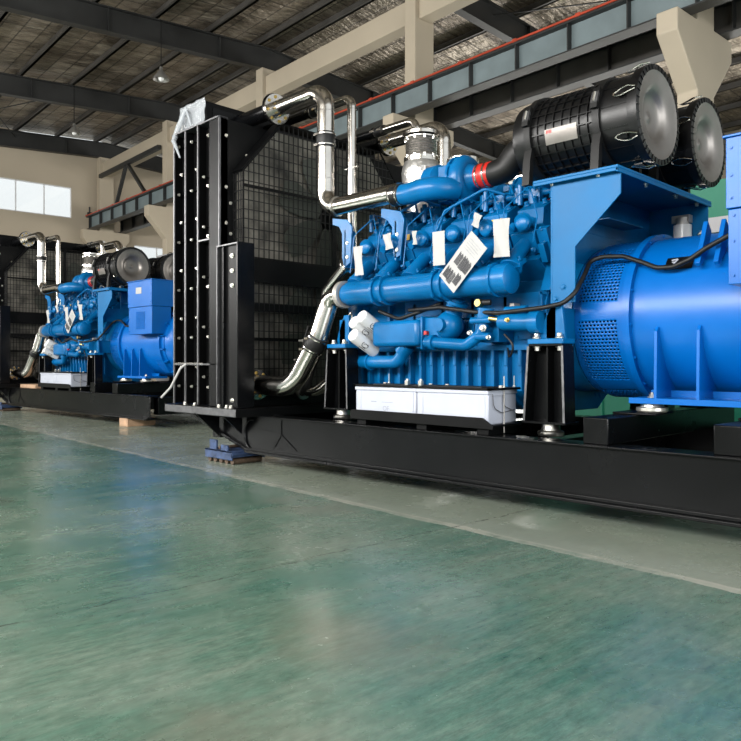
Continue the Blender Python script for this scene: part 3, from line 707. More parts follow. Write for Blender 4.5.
# fuel rail & clutter along the V
for y in (4.86, mir(4.86)):
    mb = MB().cyl((-4.9, y, 2.30), (-2.95, y, 2.30), .028, 'blue', 14)
    for x in HX: mb.cyl((x + .1, y, 2.24), (x + .1, y, 2.36), .04, 'blue', 12).box(x - .1, x, y - .05, y + .06, 2.2, 2.33, 'blue').cyl((x - .14, y - .1, 2.2), (x - .14, y - .1, 2.36), .022, 'blue', 10)
    build(mb, 'fuel_rail', en, bevel=.003)
mb = MB().box(-4.7, -2.95, 5.0, mir(5.0), 1.9, 2.22, 'blue')
for k in range(9): mb.cyl((-4.6 + .2 * k, 5.02, 2.2), (-4.6 + .2 * k, 5.02, 2.3), .05, 'blue', 14).tube(fillet([(-4.6 + .2 * k, 4.96, 2.24), (-4.55 + .2 * k, 4.86, 2.42), (-4.45 + .2 * k, 4.76, 2.3)], .05, 5), .012, 'blue', 8)
build(mb, 'valley_casting', en, bevel=.01)
build(MB().cyl((-4.7, 4.98, 2.3), (-3.0, 4.98, 2.34), .065, 'blue', 20).cyl((-4.7, mir(4.98), 2.3), (-3.0, mir(4.98), 2.34), .065, 'blue', 20), 'exhaust_manifold', en)
for x0, x1, z in ((-4.55, -3.95, 2.30), (-3.9, -3.3, 2.28)):
    build(MB().tube(fillet([(x0, 4.62, z - .2), (x0 + .1, 4.6, z - .05), (x1 - .1, 4.6, z + .06), (x1, 4.72, z + .02)], .05, 6), .012, 'blue', 10), 'oil_line', en)
# charge manifold
for side, f_ in ((0, lambda y: y), (1, mir)):
    y = f_(4.4); m_ = MB()
    m_.lathe([(.09, 0), (.09, .02), (.106, .05), (.106, 1.0), (.112, 1.7), (.108, 1.74), (.07, 1.76), (.0, 1.765)], (-4.76, y, 1.6), (1, 0, 0), 'blue', 36)
    mf = build(m_, 'charge_manifold', en)
    for x in (-4.36, -4.26, -3.70, -3.62, -3.16):
        a = MB().lathe([(.1, 0), (.126, 0), (.126, .025), (.1, .025)], (x, y, 1.6), (1, 0, 0), 'blue', 36)
        for k in range(4):
            t = PI / 4 + PI / 2 * k; a.bolt((x + .012, y + .125 * math.cos(t), 1.6 + .125 * math.sin(t)), (0, math.cos(t), math.sin(t)), .012, .012, 'blue')
        build(a, 'manifold_clamp', mf)
    lab(build(MB().lathe([(.085, 0), (.12, 0), (.12, .05), (.085, .05)], (-4.82, y, 1.6), (1, 0, 0), 'cast', 32), 'end_collar', mf), 'pale grey end collar')
# bracket arms carrying the coolant pipe
for pts in ([(-5.06, 2.33), (-4.86, 2.29), (-4.80, 2.22), (-4.82, 1.9), (-4.9, 1.86), (-4.93, 1.95), (-4.93, 2.17), (-4.97, 2.24), (-5.06, 2.27)],
            [(-4.43, 2.33), (-4.2, 2.27), (-4.16, 2.2), (-4.2, 1.9), (-4.27, 1.88), (-4.3, 1.97), (-4.3, 2.15), (-4.36, 2.22), (-4.43, 2.25)]):
    for f_ in (lambda y: y, mir):
        a, c_ = sorted((f_(4.50), f_(4.515))); mb = MB().prism(pts, 'y', a, c_, 'blue')
        q, w2 = sorted((f_(4.5), f_(4.62))); mb.box(pts[4][0], pts[4][0] + .02, q, w2, 1.86, 2.2, 'blue')
        for (bx, bz) in ((pts[3][0] - .04, 1.95), (pts[3][0] - .04, 2.08)): mb.bolt((bx, f_(4.5), bz), (0, -1 if f_(0) == 0 else 1, 0), .012, .012, 'bolt')
        build(mb, 'pipe_bracket', en, bevel=.004)
# oil filters: three white cans
for (x, y, z) in ((-4.59, 4.32, 1.35), (-4.48, 4.31, 1.395), (-4.545, 4.27, 1.235)):
    d = Vector((.0, -.88, .46)).normalized(); o = Vector((x, y, z)) ; L = .30
    m_ = MB().lathe([(.055, 0), (.058, .02), (.058, L - .02), (.054, L - .005), (.045, L)], o - d * L, d, 'filter', 32)
    fl = lab(build(m_, 'oil_filter', en), 'white oil filter can')
    # oval mark on the can side facing out
    c = o - d * .14; a = Vector((.8, -.35, -.45)); a = (a - d * a.dot(d)).normalized(); u = d.cross(a)
    sw = MB()
    for rr_, t0 in ((.018, 0), (.026, 2.1), (.034, 4.2)):
        pts = []
        for k in range(9):
            t = t0 + k * .35; p2 = d * (rr_ * 1.2 * math.cos(t)); q2 = rr_ * .8 * math.sin(t)
            ph = q2 / .058; pts.append(c + p2 + a * ((.0585) * math.cos(ph)) + u * ((.0585) * math.sin(ph)))
        sw.tube(pts, .003, 'ink', 6)
    ph = -.75
    sw.tube([c + d * (-.04 + .01 * k) + a * ((.0585) * math.cos(ph)) + u * ((.0585) * math.sin(ph)) for k in range(9)], .0025, 'ink', 5)
    build(sw, 'printed_mark', fl)
# oil cooler housing
R = Matrix.Identity(3)
oc = build(MB().box(-4.45, -3.92, 4.40, 4.70, 1.13, 1.345, 'blue'), 'oil_cooler', en, bevel=.035)
build(MB().box(-4.0, -3.72, 4.47, 4.72, 1.11, 1.36, 'blue').box(-3.92, -3.90, 4.43, 4.7, 1.1, 1.37, 'blue'), 'cooler_flange', oc, bevel=.01)
lab(build(MB().box(-3.89, -3.86, 4.44, 4.47, 1.22, 1.25, 'red'), 'valve_tag', oc), 'small red valve tag')
mb = MB().tube(fillet([(-4.75, 4.55, 1.0), (-4.25, 4.52, 1.0), (-4.13, 4.52, 1.14)], .1, 8), .055, 'blue', 20).cyl((-4.2, 4.52, 1.08), (-4.14, 4.52, 1.14), .07, 'blue', 16).cyl((-4.62, 4.55, 1.0), (-4.6, 4.55, 1.0), .075, 'blue', 16)
build(mb, 'oil_pipe', en)
# water pump elbow and pipes
mb = MB().ball((-3.67, 4.5, 1.29), .115, 'blue', 20).cyl((-3.67, 4.52, 1.3), (-3.60, 4.5, 1.50), .07, 'blue', 20).cyl((-3.61, 4.5, 1.46), (-3.6, 4.5, 1.48), .1, 'blue', 20).cyl((-3.67, 4.45, 1.29), (-3.67, 4.36, 1.29), .05, 'blue', 16)
build(mb, 'water_pump', en)
build(MB().tube(fillet([(-3.86, 4.44, 1.16), (-3.45, 4.44, 1.13), (-3.30, 4.44, 1.22), (-3.27, 4.44, 1.40)], .1, 8), .045, 'blue', 18).cyl((-3.285, 4.44, 1.32), (-3.275, 4.44, 1.40), .062, 'blue', 18).cyl((-3.80, 4.44, 1.157), (-3.77, 4.44, 1.155), .062, 'blue', 18), 'water_pipe', en)
# starter motor and fuel pump
sm = build(MB().cyl((-3.1, 4.42, 1.29), (-2.82, 4.42, 1.28), .062, 'blue', 24).cyl((-3.13, 4.42, 1.29), (-3.1, 4.42, 1.29), .05, 'blue', 24).cyl((-2.86, 4.42, 1.28), (-2.78, 4.42, 1.28), .08, 'blue', 24).cyl((-3.08, 4.42, 1.37), (-2.9, 4.42, 1.37), .032, 'blue', 16), 'starter_motor', en)
lab(build(MB().cyl((-3.14, 4.4, 1.31), (-3.20, 4.38, 1.32), .018, 'brass', 10), 'terminal', sm), 'brass terminal')
lab(build(MB().bolt((-3.02, 4.36, 1.30), (0, -1, 0), .012, .03, 'brass'), 'terminal', sm), 'brass terminal')
mb = MB().box(-3.42, -3.2, 4.5, 4.7, 1.15, 1.36, 'blue').cyl((-3.3, 4.44, 1.25), (-3.3, 4.5, 1.25), .05, 'blue', 16).cyl((-3.38, 4.4, 1.31), (-3.2, 4.4, 1.31), .025, 'blue', 12).cyl((-3.35, 4.42, 1.19), (-3.22, 4.42, 1.19), .03, 'blue', 12)
mb.bolt((-3.25, 4.38, 1.25), (0, -1, 0), .02, .03).bolt((-3.40, 4.42, 1.22), (0, -1, 0), .016, .03).bolt((-3.2, 4.38, 1.18), (0, -1, 0), .014, .03)
build(mb, 'fuel_pump', en, bevel=.004)
sen = build(MB().cyl((-3.30, 4.37, 1.44), (-3.30, 4.43, 1.44), .028, 'brass', 14).cyl((-3.26, 4.38, 1.44), (-3.20, 4.4, 1.44), .022, 'rubber', 12), 'pressure_sensor', en); lab(sen, 'brass sensor')
build(MB().box(-3.16, -3.12, 4.58, 4.7, 1.38, 1.44, 'cast').box(-4.3, -2.95, 4.66, 4.70, 1.35, 1.52, 'blue'), 'side_cover', en, bevel=.004)
mb = MB().tube(fillet([(-4.45, 4.5, 1.44), (-4.2, 4.48, 1.36), (-3.95, 4.5, 1.42), (-3.75, 4.5, 1.47)], .15, 6), .016, 'rubber', 10)
build(mb, 'wiring_loom', en)
build(MB().tube(fillet([(-3.08, 4.4, 1.2), (-2.98, 4.38, 1.12), (-3.05, 4.42, 1.02), (-3.12, 4.5, 1.1)], .05, 6), .008, 'rubber', 8), 'cable', en)
# engine feet
for (x0, x1) in ((-2.86, -2.58), (-4.98, -4.74)):
    for f_ in (lambda y: y, mir):
        a, c_ = sorted((f_(4.36), f_(4.52)))
        mb = MB().box(x0, x1, a, c_, 1.125, 1.16, 'blue')
        q, w2 = sorted((f_(4.44), f_(4.75))); xm = (x0 + x1) / 2; mb.prism([(x0 + .04, 1.16), (x0 + .06, 1.25), (xm + .02, 1.42), (xm + .08, 1.42), (x1 - .03, 1.16)], 'y', q, q + .03, 'blue').box(xm - .04, xm + .04, q, w2, 1.16, 1.38, 'blue')
        for x in (x0 + .05, x1 - .05): mb.bolt((x, f_(4.40), 1.16), (0, 0, 1), .02, .04, 'bolt')
        build(mb, 'engine_foot', en, bevel=.005)
# last head's side plate with red paint marks
mb = MB(Matrix.Translation((-2.9, YC, 1.31)) @ Matrix.Rotation(math.radians(30), 4, 'X'))
mb.box(-.07, .0, -.24, -.0, .45, .74, 'blue').cyl((-.02, -.2, .5), (-.02, -.2, .78), .05, 'blue', 16).cyl((-.02, -.08, .5), (-.02, -.08, .8), .05, 'blue', 16)
ec = build(mb, 'end_cover', en, bevel=.008)
mb = MB(Matrix.Translation((-2.9, YC, 1.31)) @ Matrix.Rotation(math.radians(30), 4, 'X'))
for (y, z) in ((-.17, .62), (-.15, .56), (-.04, .68), (-.02, .62)): mb.cbox((.003, y, z), (.006, .045, .018), 'red', Matrix.Rotation(-.9, 3, 'X'))
lab(build(mb, 'paint_mark', ec), 'red paint marks')
# yellow stickers lie on rocker covers
for i in (1, 4):
    mb = MB(Matrix.Translation((HX[i], YC, 1.31)) @ Matrix.Rotation(math.radians(30), 4, 'X'))
    mb.box(.0, .11, -.155, -.15, .925, .975, 'yellow') if False else mb.cbox((.04, -.115, .955), (.12, .006, .05), 'yellow', Matrix.Rotation(math.radians(-38), 3, 'X'))
    lab(build(mb, 'warning_sticker', en), 'yellow sticker')

# --- turbochargers and charge pipes
def turbo(y, sgn, l, fl):
    t = far(T('turbocharger', l, 'turbocharger', (-3.65, y, 2.2), 'turbochargers'), fl)
    x = -3.72; z = 2.5
    prof = [(.05, .10), (.10, .11), (.115, .06), (.10, .0), (.15, -.02), (.185, .0), (.20, .03)]
    m_ = MB()
    # volute: ring of growing section
    pts = []; rs = []
    for k in range(25):
        a = 2 * PI * k / 24; pts.append((x, y + .135 * math.cos(a), z + .135 * math.sin(a))); rs.append(.058 + .02 * (k / 24))
    m_.tube(pts, rs, 'blue', 16)
    m_.cyl((x - .05, y, z), (x + .03, y, z), .15, 'blue', 36)
    m_.lathe([(.16, 0), (.11, .05), (.09, .09), (.088, .16)], (x + .02, y, z), (1, 0, 0), 'blue', 36)
    m_.cyl((x - .07, y, z), (x - .05, y, z), .2, 'blue', 36)
    for k in range(12):
        a = 2 * PI * k / 12; m_.bolt((x - .05, y + .185 * math.cos(a), z + .185 * math.sin(a)), (1, 0, 0), .01, .02, 'blue')
    build(m_, 'compressor_housing', t)
    build(MB().cyl((x - .22, y, z), (x - .07, y, z), .1, 'blue', 28).box(x - .2, x - .1, y - .13, y + .13, z - .18, z + .12, 'blue'), 'bearing_housing', t, bevel=.01)
    tb = build(MB().lathe([(.12, 0), (.17, .04), (.17, .14), (.12, .18)], (x - .40, y, z), (1, 0, 0), 'blue', 28), 'turbine_housing', t)
    lab(build(MB().lathe([(.11, 0), (.14, 0), (.14, .035), (.11, .035)], (x - .18, y + .18 * (1 if sgn > 0 else 1), z + .20), (0, 0, 1), 'steel', 28).cyl((x - .18, y + .18, z), (x - .18, y + .18, z + .22), .1, 'cast', 24), 'outlet_flange', tb), 'pale steel outlet flange')
    h = build(MB().lathe([(.095, 0), (.1, .01), (.1, .13), (.095, .14)], (x + .13, y, z), (1, 0, 0), 'red', 32), 'silicone_sleeve', t); lab(h, 'red silicone sleeve')
    for hx in (.15, .22): build(MB().lathe([(.1, 0), (.105, 0), (.105, .016), (.1, .016)], (x + hx, y, z), (1, 0, 0), 'steel', 32), 'hose_clamp', h)
    return t
t1 = turbo(4.78, 1, 'blue turbocharger at the centre, its intake closed by a red sleeve', 'blue turbocharger beside the distant air cleaner')
t2 = turbo(mir(4.78), -1, 'second blue turbocharger, partly hidden under the big black air cleaner', 'blue turbocharger hidden behind the distant near one')
for f_, l, fl in ((lambda y: y, 'fat blue charge pipe joining the polished pipe to the near turbocharger', 'fat blue charge pipe in front of the distant turbocharger'), (mir, 'blue charge pipe of the rear turbocharger, behind the foil-wrapped exhaust cone', 'rear blue charge pipe of the distant generator')):
    y0 = f_(4.45); y1 = f_(4.6)
    pts = [(-4.14, y0, 2.392), (-4.04, y0, 2.385), (-3.93, f_(4.46), 2.395), (-3.84, f_(4.49), 2.40), (-3.77, f_(4.56), 2.40), (-3.73, f_(4.66), 2.40)]
    sm_ = []
    for i in range(len(pts) - 1):
        for k in range(5):
            a = Vector(pts[max(0, i - 1)]); b_ = Vector(pts[i]); c = Vector(pts[i + 1]); d = Vector(pts[min(len(pts) - 1, i + 2)]); t = k / 5
            sm_.append(.5 * ((2 * b_) + (c - a) * t + (2 * a - 5 * b_ + 4 * c - d) * t * t + (3 * b_ - a - 3 * c + d) * t ** 3))
    sm_.append(Vector(pts[-1]))
    n_ = len(sm_); o = T1(MB().tube(sm_, [.084 + .008 * math.sin(PI * i / n_) for i in range(n_)], 'blue', 28), 'charge_pipe', l, 'pipe', 'charge pipes'); far(o, fl)

# --- air cleaners with intake hoses
def aircleaner(y, l, fl, l2, fl2):
    t = far(T('air_cleaner', l, 'air cleaner', (-2.65, y, 2.3), 'air cleaners'), fl)
    z = 2.665; x0 = -3.16; o = (x0, y, z)
    prof = [(.11, -.0), (.2, .02), (.285, .05), (.295, .08), (.295, .16), (.31, .165), (.31, .18)]
    m_ = MB(); m_.lathe([(.11, 0), (.21, .015), (.285, .045), (.295, .08), (.295, .17), (.31, .175), (.31, .20), (.288, .205), (.288, .70), (.312, .705), (.312, .745), (.298, .75), (.30, .95), (.33, .955), (.335, .99), (.335, 1.02), (.296, 1.022), (.294, 1.0), (.292, .93), (.02, .92)], o, (1, 0, 0), 'plastic', 56)
    for k in range(7):
        h = .25 + .066 * k; m_.lathe([(.285, 0), (.302, .003), (.302, .011), (.285, .014)], (x0 + h, y, z), (1, 0, 0), 'plastic', 56, cap=False)
    for k in range(26):
        a = 2 * PI * k / 26; R = Matrix.Rotation(a, 3, 'X')
        m_.cbox(Vector((x0 + .455, y, z)) + R @ Vector((0, 0, .292)), (.5, .007, .02), 'plastic', R)
        if k % 2 == 0: m_.cbox(Vector((x0 + .85, y, z)) + R @ Vector((0, 0, .30)), (.2, .006, .008), 'plastic', R)
    for k in range(40):
        a = 2 * PI * k / 40; R = Matrix.Rotation(a, 3, 'X'); m_.cbox(Vector((x0 + 1.022, y, z)) + R @ Vector((0, 0, .314)), (.01, .006, .034), 'plastic', R)
    bd = build(m_, 'canister', t)
    # dished end cover
    dp = [(.296, 1.022), (.285, 1.018), (.26, 1.014), (.22, 1.008), (.185, .998), (.165, .985), (.15, .968), (.13, .955), (.09, .947), (.06, .945), (.03, .945), (.022, .95), (.0, .952)]
    lab(build(MB().lathe(dp, o, (1, 0, 0), 'dish', 56, cap=False), 'end_cover', t), 'grey dished metal end cover')
    # wire latches round the service end
    for k in range(7):
        a = 2 * PI * k / 7 + .35; R = Matrix.Rotation(a, 3, 'X'); q = MB(); c = Vector((x0 + .93, y, z))
        def L(px, ph, pr=.322): return c + Matrix.Rotation(ph, 3, 'X') @ R @ Vector((px, 0, pr))
        for sgn in (-.06, .06): q.tube([L(-.07, sgn * .6), L(-.02, sgn * 1.3, .335), L(.03, sgn * 1.2, .35), L(.08, sgn * .4, .345)], .005, 'steel', 6)
        q.tube([L(-.07, -.04), L(-.08, 0, .325), L(-.07, .04)], .006, 'steel', 6)
        q.cbox(L(-.03, 0, .318), (.06, .03, .012), 'plastic', R)
        build(q, 'wire_latch', t)
    # strap bands with buckles
    for bx in (.185, .725):
        bn = build(MB().lathe([(.31, 0), (.318, 0), (.318, .05), (.31, .05)], (x0 + bx - .025, y, z), (1, 0, 0), 'rubber', 56), 'mounting_band', t)
        a = 1.22; R = Matrix.Rotation(a, 3, 'X'); c = Vector((x0 + bx, y, z))
        q = MB()
        for dp_ in (-.12, -.04, .04, .12):
            RR = Matrix.Rotation(a + dp_ * 1.4, 3, 'X'); q.cbox(c + RR @ Vector((0, 0, .335)), (.05, .045, .02), 'edge' if abs(dp_) < .1 else 'rubber', RR)
        q.cyl(c + Matrix.Rotation(a - .1, 3, 'X') @ Vector((0, 0, .35)), c + Matrix.Rotation(a + .1, 3, 'X') @ Vector((0, 0, .35)), .008, 'bolt', 8)
        build(q, 'buckle', bn)
        yl = y - .27
        build(MB().prism([(y - .33, 2.28), (y - .315, 2.45), (y - .29, 2.55), (y - .27, 2.5), (y - .28, 2.28)], 'x', x0 + bx - .03, x0 + bx + .03, 'rubber')
              , 'mounting_foot', bn)
        build(MB().prism([(2 * y - (y - .33), 2.28), (2 * y - (y - .315), 2.45), (2 * y - (y - .29), 2.55), (2 * y - (y - .27), 2.5), (2 * y - (y - .28), 2.28)], 'x', x0 + bx - .03, x0 + bx + .03, 'rubber'), 'mounting_foot', bn)
    # data label
    vs = []; th = [1.62 + .07 * k for k in range(6)]
    for tt in th:
        for px in (.33, .58): vs.append(Vector((x0 + px, y, z)) + Matrix.Rotation(tt, 3, 'X') @ Vector((0, 0, .308)))
    fs = [(2 * i, 2 * i + 1, 2 * i + 3, 2 * i + 2) for i in range(5)]
    lm = MB(); lm.add(vs, fs, 'dish'); lb = lab(build(lm, 'data_label', t), 'silver data label with red square')
    rm = MB(); vs = []
    for tt in (1.64, 1.71):
        for px in (.34, .385): vs.append(Vector((x0 + px, y, z)) + Matrix.Rotation(tt, 3, 'X') @ Vector((0, 0, .31)))
    rm.add(vs, [(0, 1, 3, 2)], 'red'); build(rm, 'label_mark', lb)
    build(MB().lathe([(.112, -.05), (.125, -.05), (.125, -.0), (.112, .0)], o, (1, 0, 0), 'steel', 32), 'outlet_clamp', t)
    # hose
    h = far(T('intake_hose', l2, 'hose', (-3.3, y, 2.45), 'rubber intake hoses'), fl2)
    ty = 4.78 if y < YC else mir(4.78)
    pts = [(-3.47, ty, 2.5), (-3.42, ty, 2.5), (-3.34, (ty * 2 + y) / 3, 2.53), (-3.26, (ty + y * 2) / 3, 2.62), (-3.19, y, 2.665), (-3.14, y, 2.665)]
    sm_ = []
    for i in range(len(pts) - 1):
        for k in range(5):
            a = Vector(pts[max(0, i - 1)]); b_ = Vector(pts[i]); c = Vector(pts[i + 1]); d = Vector(pts[min(len(pts) - 1, i + 2)]); tt = k / 5
            sm_.append(.5 * ((2 * b_) + (c - a) * tt + (2 * a - 5 * b_ + 4 * c - d) * tt * tt + (3 * b_ - a - 3 * c + d) * tt ** 3))
    sm_.append(Vector(pts[-1]))
    build(MB().tube(sm_, [.095 + .02 * i / len(sm_) for i in range(len(sm_))], 'rubber', 28), 'hose_body', h)
aircleaner(4.84, 'big black ribbed air cleaner with dished grey end, nearest the camera', 'black air cleaner facing the camera on the distant generator', 'black rubber elbow from the red sleeve up to the large air cleaner', 'black rubber elbow of the distant air cleaner')
aircleaner(mir(4.84) + .08, 'rear black air cleaner with dished grey end, beside the cream corbel column', 'second black air cleaner behind the distant blue control box', 'rear rubber elbow mostly hidden under the large air cleaner', 'rear rubber elbow of the distant generator')

# --- air cleaner stand (blue shelf)
sh = far(T('air_cleaner_stand', 'bright blue folded-plate stand carrying the two big black air cleaners', 'stand', (-2.5, YC, 1.4)), 'blue folded-plate stand under the distant air cleaners')
mb = MB().box(-2.87, -2.235, 4.45, mir(4.45), 2.262, 2.28, 'sblue').box(-2.25, -2.235, 4.45, mir(4.45), 2.235, 2.262, 'sblue').box(-2.87, -2.235, 4.45, 4.462, 2.24, 2.262, 'sblue')
for x in (-2.75, -2.4): mb.bolt((x, 4.5, 2.262), (0, 0, -1), .014, .03)
for y in (4.6, 5.0, 5.5, 5.9): mb.bolt((-2.3, y, 2.262), (0, 0, -1), .014, .03)
build(mb, 'shelf_plate', sh, bevel=.003)
for f_ in (lambda y: y, mir):
    a, c_ = sorted((f_(4.5), f_(4.512)))
    mb = MB().prism([(-2.748, 2.262), (-2.24, 2.262), (-2.24, 2.1), (-2.569, 1.79), (-2.569, 1.41), (-2.748, 1.41)], 'y', a, c_, 'sblue')
    a, c_ = sorted((f_(4.5), f_(4.58))); mb.box(-2.76, -2.748, a, c_, 1.41, 2.262, 'sblue')
    for (x, z) in ((-2.72, 1.44), (-2.60, 1.44), (-2.66, 1.52)): mb.bolt((x, f_(4.5), z), (0, -1 if f_(0) == 0 else 1, 0), .016, .014, 'sblue')
    build(mb, 'side_plate', sh, bevel=.003)
build(MB().box(-2.72, -2.705, 4.9, 5.95, 1.95, 2.262, 'blue').box(-2.72, -2.55, 4.95, 5.5, 2.04, 2.05, 'blue'), 'back_plate', sh, bevel=.003)
build(MB().box(-2.72, -2.705, 4.512, mir(4.512), 1.72, 1.95, 'blue'), 'lower_cross_plate', sh)
fh = far(T1(MB().cyl((-2.42, 5.92, 1.86), (-2.42, 5.92, 2.1), .07, 'filter', 24).cyl((-2.42, 5.92, 2.1), (-2.42, 5.92, 2.16), .05, 'cast', 20).box(-2.5, -2.36, 5.90, 5.99, 2.12, 2.18, 'cast'), 'fuel_filter', 'small pale fuel filter hanging under the stand behind the alternator', 'filter'), 'small fuel filter under the distant stand')

# --- alternator
al = far(T('alternator', 'bright blue cylindrical alternator at the right edge of the near generator', 'alternator', (-1.4, YC, .738)), 'bright blue cylindrical alternator of the distant generator')
AZ = 1.31
build(MB().lathe([(.4, -2.25), (.572, -2.25), (.572, -.92), (.55, -.9), (.5, -.9)], (0, YC, AZ), (1, 0, 0), 'ablue', 96), 'frame', al)
mb = MB().lathe([(.5, 0), (.61, 0), (.61, .05), (.5, .05)], (-2.30, YC, AZ), (1, 0, 0), 'ablue', 96)
for k in range(16):
    t = 2 * PI * k / 16 + .1; mb.bolt((-2.25, YC + .592 * math.cos(t), AZ + .592 * math.sin(t)), (1, 0, 0), .008, .01, 'ablue')
build(mb, 'front_flange', al)
# slotted guard: real openings
n_a = 288; xs = [-2.70 + .4 * k / 44 for k in range(45)]
def rad(x): return .575 if x > -2.62 else .575 - (-2.62 - x) * .35
vs = []
for i in range(n_a):
    t = 2 * PI * i / n_a
    for x in xs: vs.append((x, YC + rad(x) * math.cos(t), AZ + rad(x) * math.sin(t)))
fs = []; nx = len(xs)
for i in range(n_a):
    seg = (i + 6) % 48     # solid bridges between slot panels
    for j in range(nx - 1):
        hole = (8 <= seg < 46) and (i % 2 == 0) and 5 <= j <= nx - 8 and ((j + (i // 2) % 2) % 3 != 0)
        if not hole: fs.append((i * nx + j, i * nx + j + 1, ((i + 1) % n_a) * nx + j + 1, ((i + 1) % n_a) * nx + j))
mb = MB(); mb.add(vs, fs, 'ablue'); lg = build(mb, 'slotted_guard', al)
sd = lg.modifiers.new('thick', 'SOLIDIFY'); sd.thickness = .006
mb = MB().cyl((-2.70, YC, AZ), (-2.3, YC, AZ), .50, 'dark', 48); build(mb, 'fan_drum', al)
# feet with gussets
for f_ in (lambda y: y, mir):
    a, c_ = sorted((f_(4.60), f_(5.0)))
    foot = build(MB().box(-2.235, -1.27, a, c_, .728, .766, 'ablue'), 'foot_plate', al, bevel=.003)
    for x in (-2.07, -1.80, -1.53):
        cu_ = [(f_(YC - .571 * math.cos(t)), AZ - .571 * math.sin(t)) for t in [.16 + .13 * k for k in range(6)]]
        build(MB().prism([(f_(4.63), .766), (f_(4.64), 1.20), (f_(4.665), 1.23)] + cu_ + [(f_(4.98), .766)], 'x', x - .009, x + .009, 'ablue'), 'gusset', foot)
    a, c_ = sorted((f_(4.86), f_(4.875))); build(MB().box(-2.2, -1.3, a, c_, .766, .81, 'ablue'), 'web', foot)
mb = MB()
for k in range(12):
    t = PI / 2 + .5 + .045 * k
    mb.cbox(Vector((-1.08, YC, AZ)) + Matrix.Rotation(t, 3, 'X') @ Vector((0, 0, .574)), (.24, .008, .012), 'ablue', Matrix.Rotation(t, 3, 'X'))
build(mb, 'air_louvre', al)
# lifting lug bars, nameplate, end ring and terminal box
build(MB().prism([(4.69, 1.60), (4.665, 1.62), (4.80, 1.90), (4.86, 1.84), (4.80, 1.7)], 'x', -1.83, -1.80, 'ablue').prism([(4.69, 1.60), (4.665, 1.62), (4.80, 1.90), (4.86, 1.84), (4.80, 1.7)], 'x', -1.72, -1.69, 'ablue'), 'lifting_lug', al, bevel=.003)
def onc(x, z_ang, r_): return Vector((x, YC, AZ)) + Matrix.Rotation(z_ang, 3, 'X') @ Vector((0, 0, r_))
vs = []; A0, A1 = .86, 1.04
for k in range(5):
    for x in (-2.06, -1.88): vs.append(onc(x, A0 + (A1 - A0) * k / 4, .578))
mb = MB(); mb.add(vs, [(2 * i, 2 * i + 1, 2 * i + 3, 2 * i + 2) for i in range(4)], 'dark'); npl = lab(build(mb, 'name_plate', al), 'small black name plate with white mark')
gm = MB()
def stroke(pts, w_=.005): gm.tube([onc(-2.06 + .18 * u, A0 + (A1 - A0) * (1 - v), .582) for u, v in pts], w_, 'white', 5)
stroke([(.2, .72), (.42, .78)]); stroke([(.42, .78), (.28, .3)]); stroke([(.24, .55), (.34, .55)], .004)
build(gm, 'plate_mark', npl)
mb = MB().lathe([(.5, 0), (.62, 0), (.62, .04), (.58, .04), (.58, .12), (.5, .12)], (-.92, YC, AZ), (1, 0, 0), 'ablue', 72)
for k in range(18):
    t = 2 * PI * k / 18; c = Vector((-.82, YC, AZ)) + Matrix.Rotation(t, 3, 'X') @ Vector((0, 0, .60)); mb.cbox(c, (.09, .02, .05), 'ablue', Matrix.Rotation(t, 3, 'X'))
build(mb, 'end_ring', al)
build(MB().lathe([(.57, 0), (.56, .2), (.5, .28), (.3, .32), (0, .33)], (-.82, YC, AZ), (1, 0, 0), 'ablue', 72), 'end_bell', al)
mb = MB().box(-1.57, -.80, 4.45, mir(4.45), 1.89, 2.30, 'ablue').box(-1.56, -.81, 4.46, 4.8, 1.45, 1.885, 'ablue').box(-1.56, -.81, mir(4.8), mir(4.46), 1.45, 1.885, 'ablue').box(-1.585, -.785, 4.435, mir(4.435), 2.30, 2.315, 'ablue')
tbx = build(mb, 'terminal_box', al, bevel=.004)
mb = MB()
for z in (1.95, 2.08, 2.24): mb.bolt((-1.54, 4.45, z), (0, -1, 0), .008, .008, 'ablue'); mb.bolt((-.83, 4.45, z), (0, -1, 0), .008, .008, 'ablue')
for z in (1.5, 1.7, 1.85): mb.bolt((-1.53, 4.46, z), (0, -1, 0), .008, .008, 'ablue')
for k in range(14): mb.cbox((-1.17, 4.457, 1.54 + .02 * k), (.28, .012, .008), 'ablue', Matrix.Rotation(.5, 3, 'X'))
build(mb, 'louvre_panel', tbx)
lab(build(MB().box(-1.3, -1.12, 4.446, 4.449, 2.1, 2.2, 'paper'), 'paper_label', tbx), 'small white paper label')

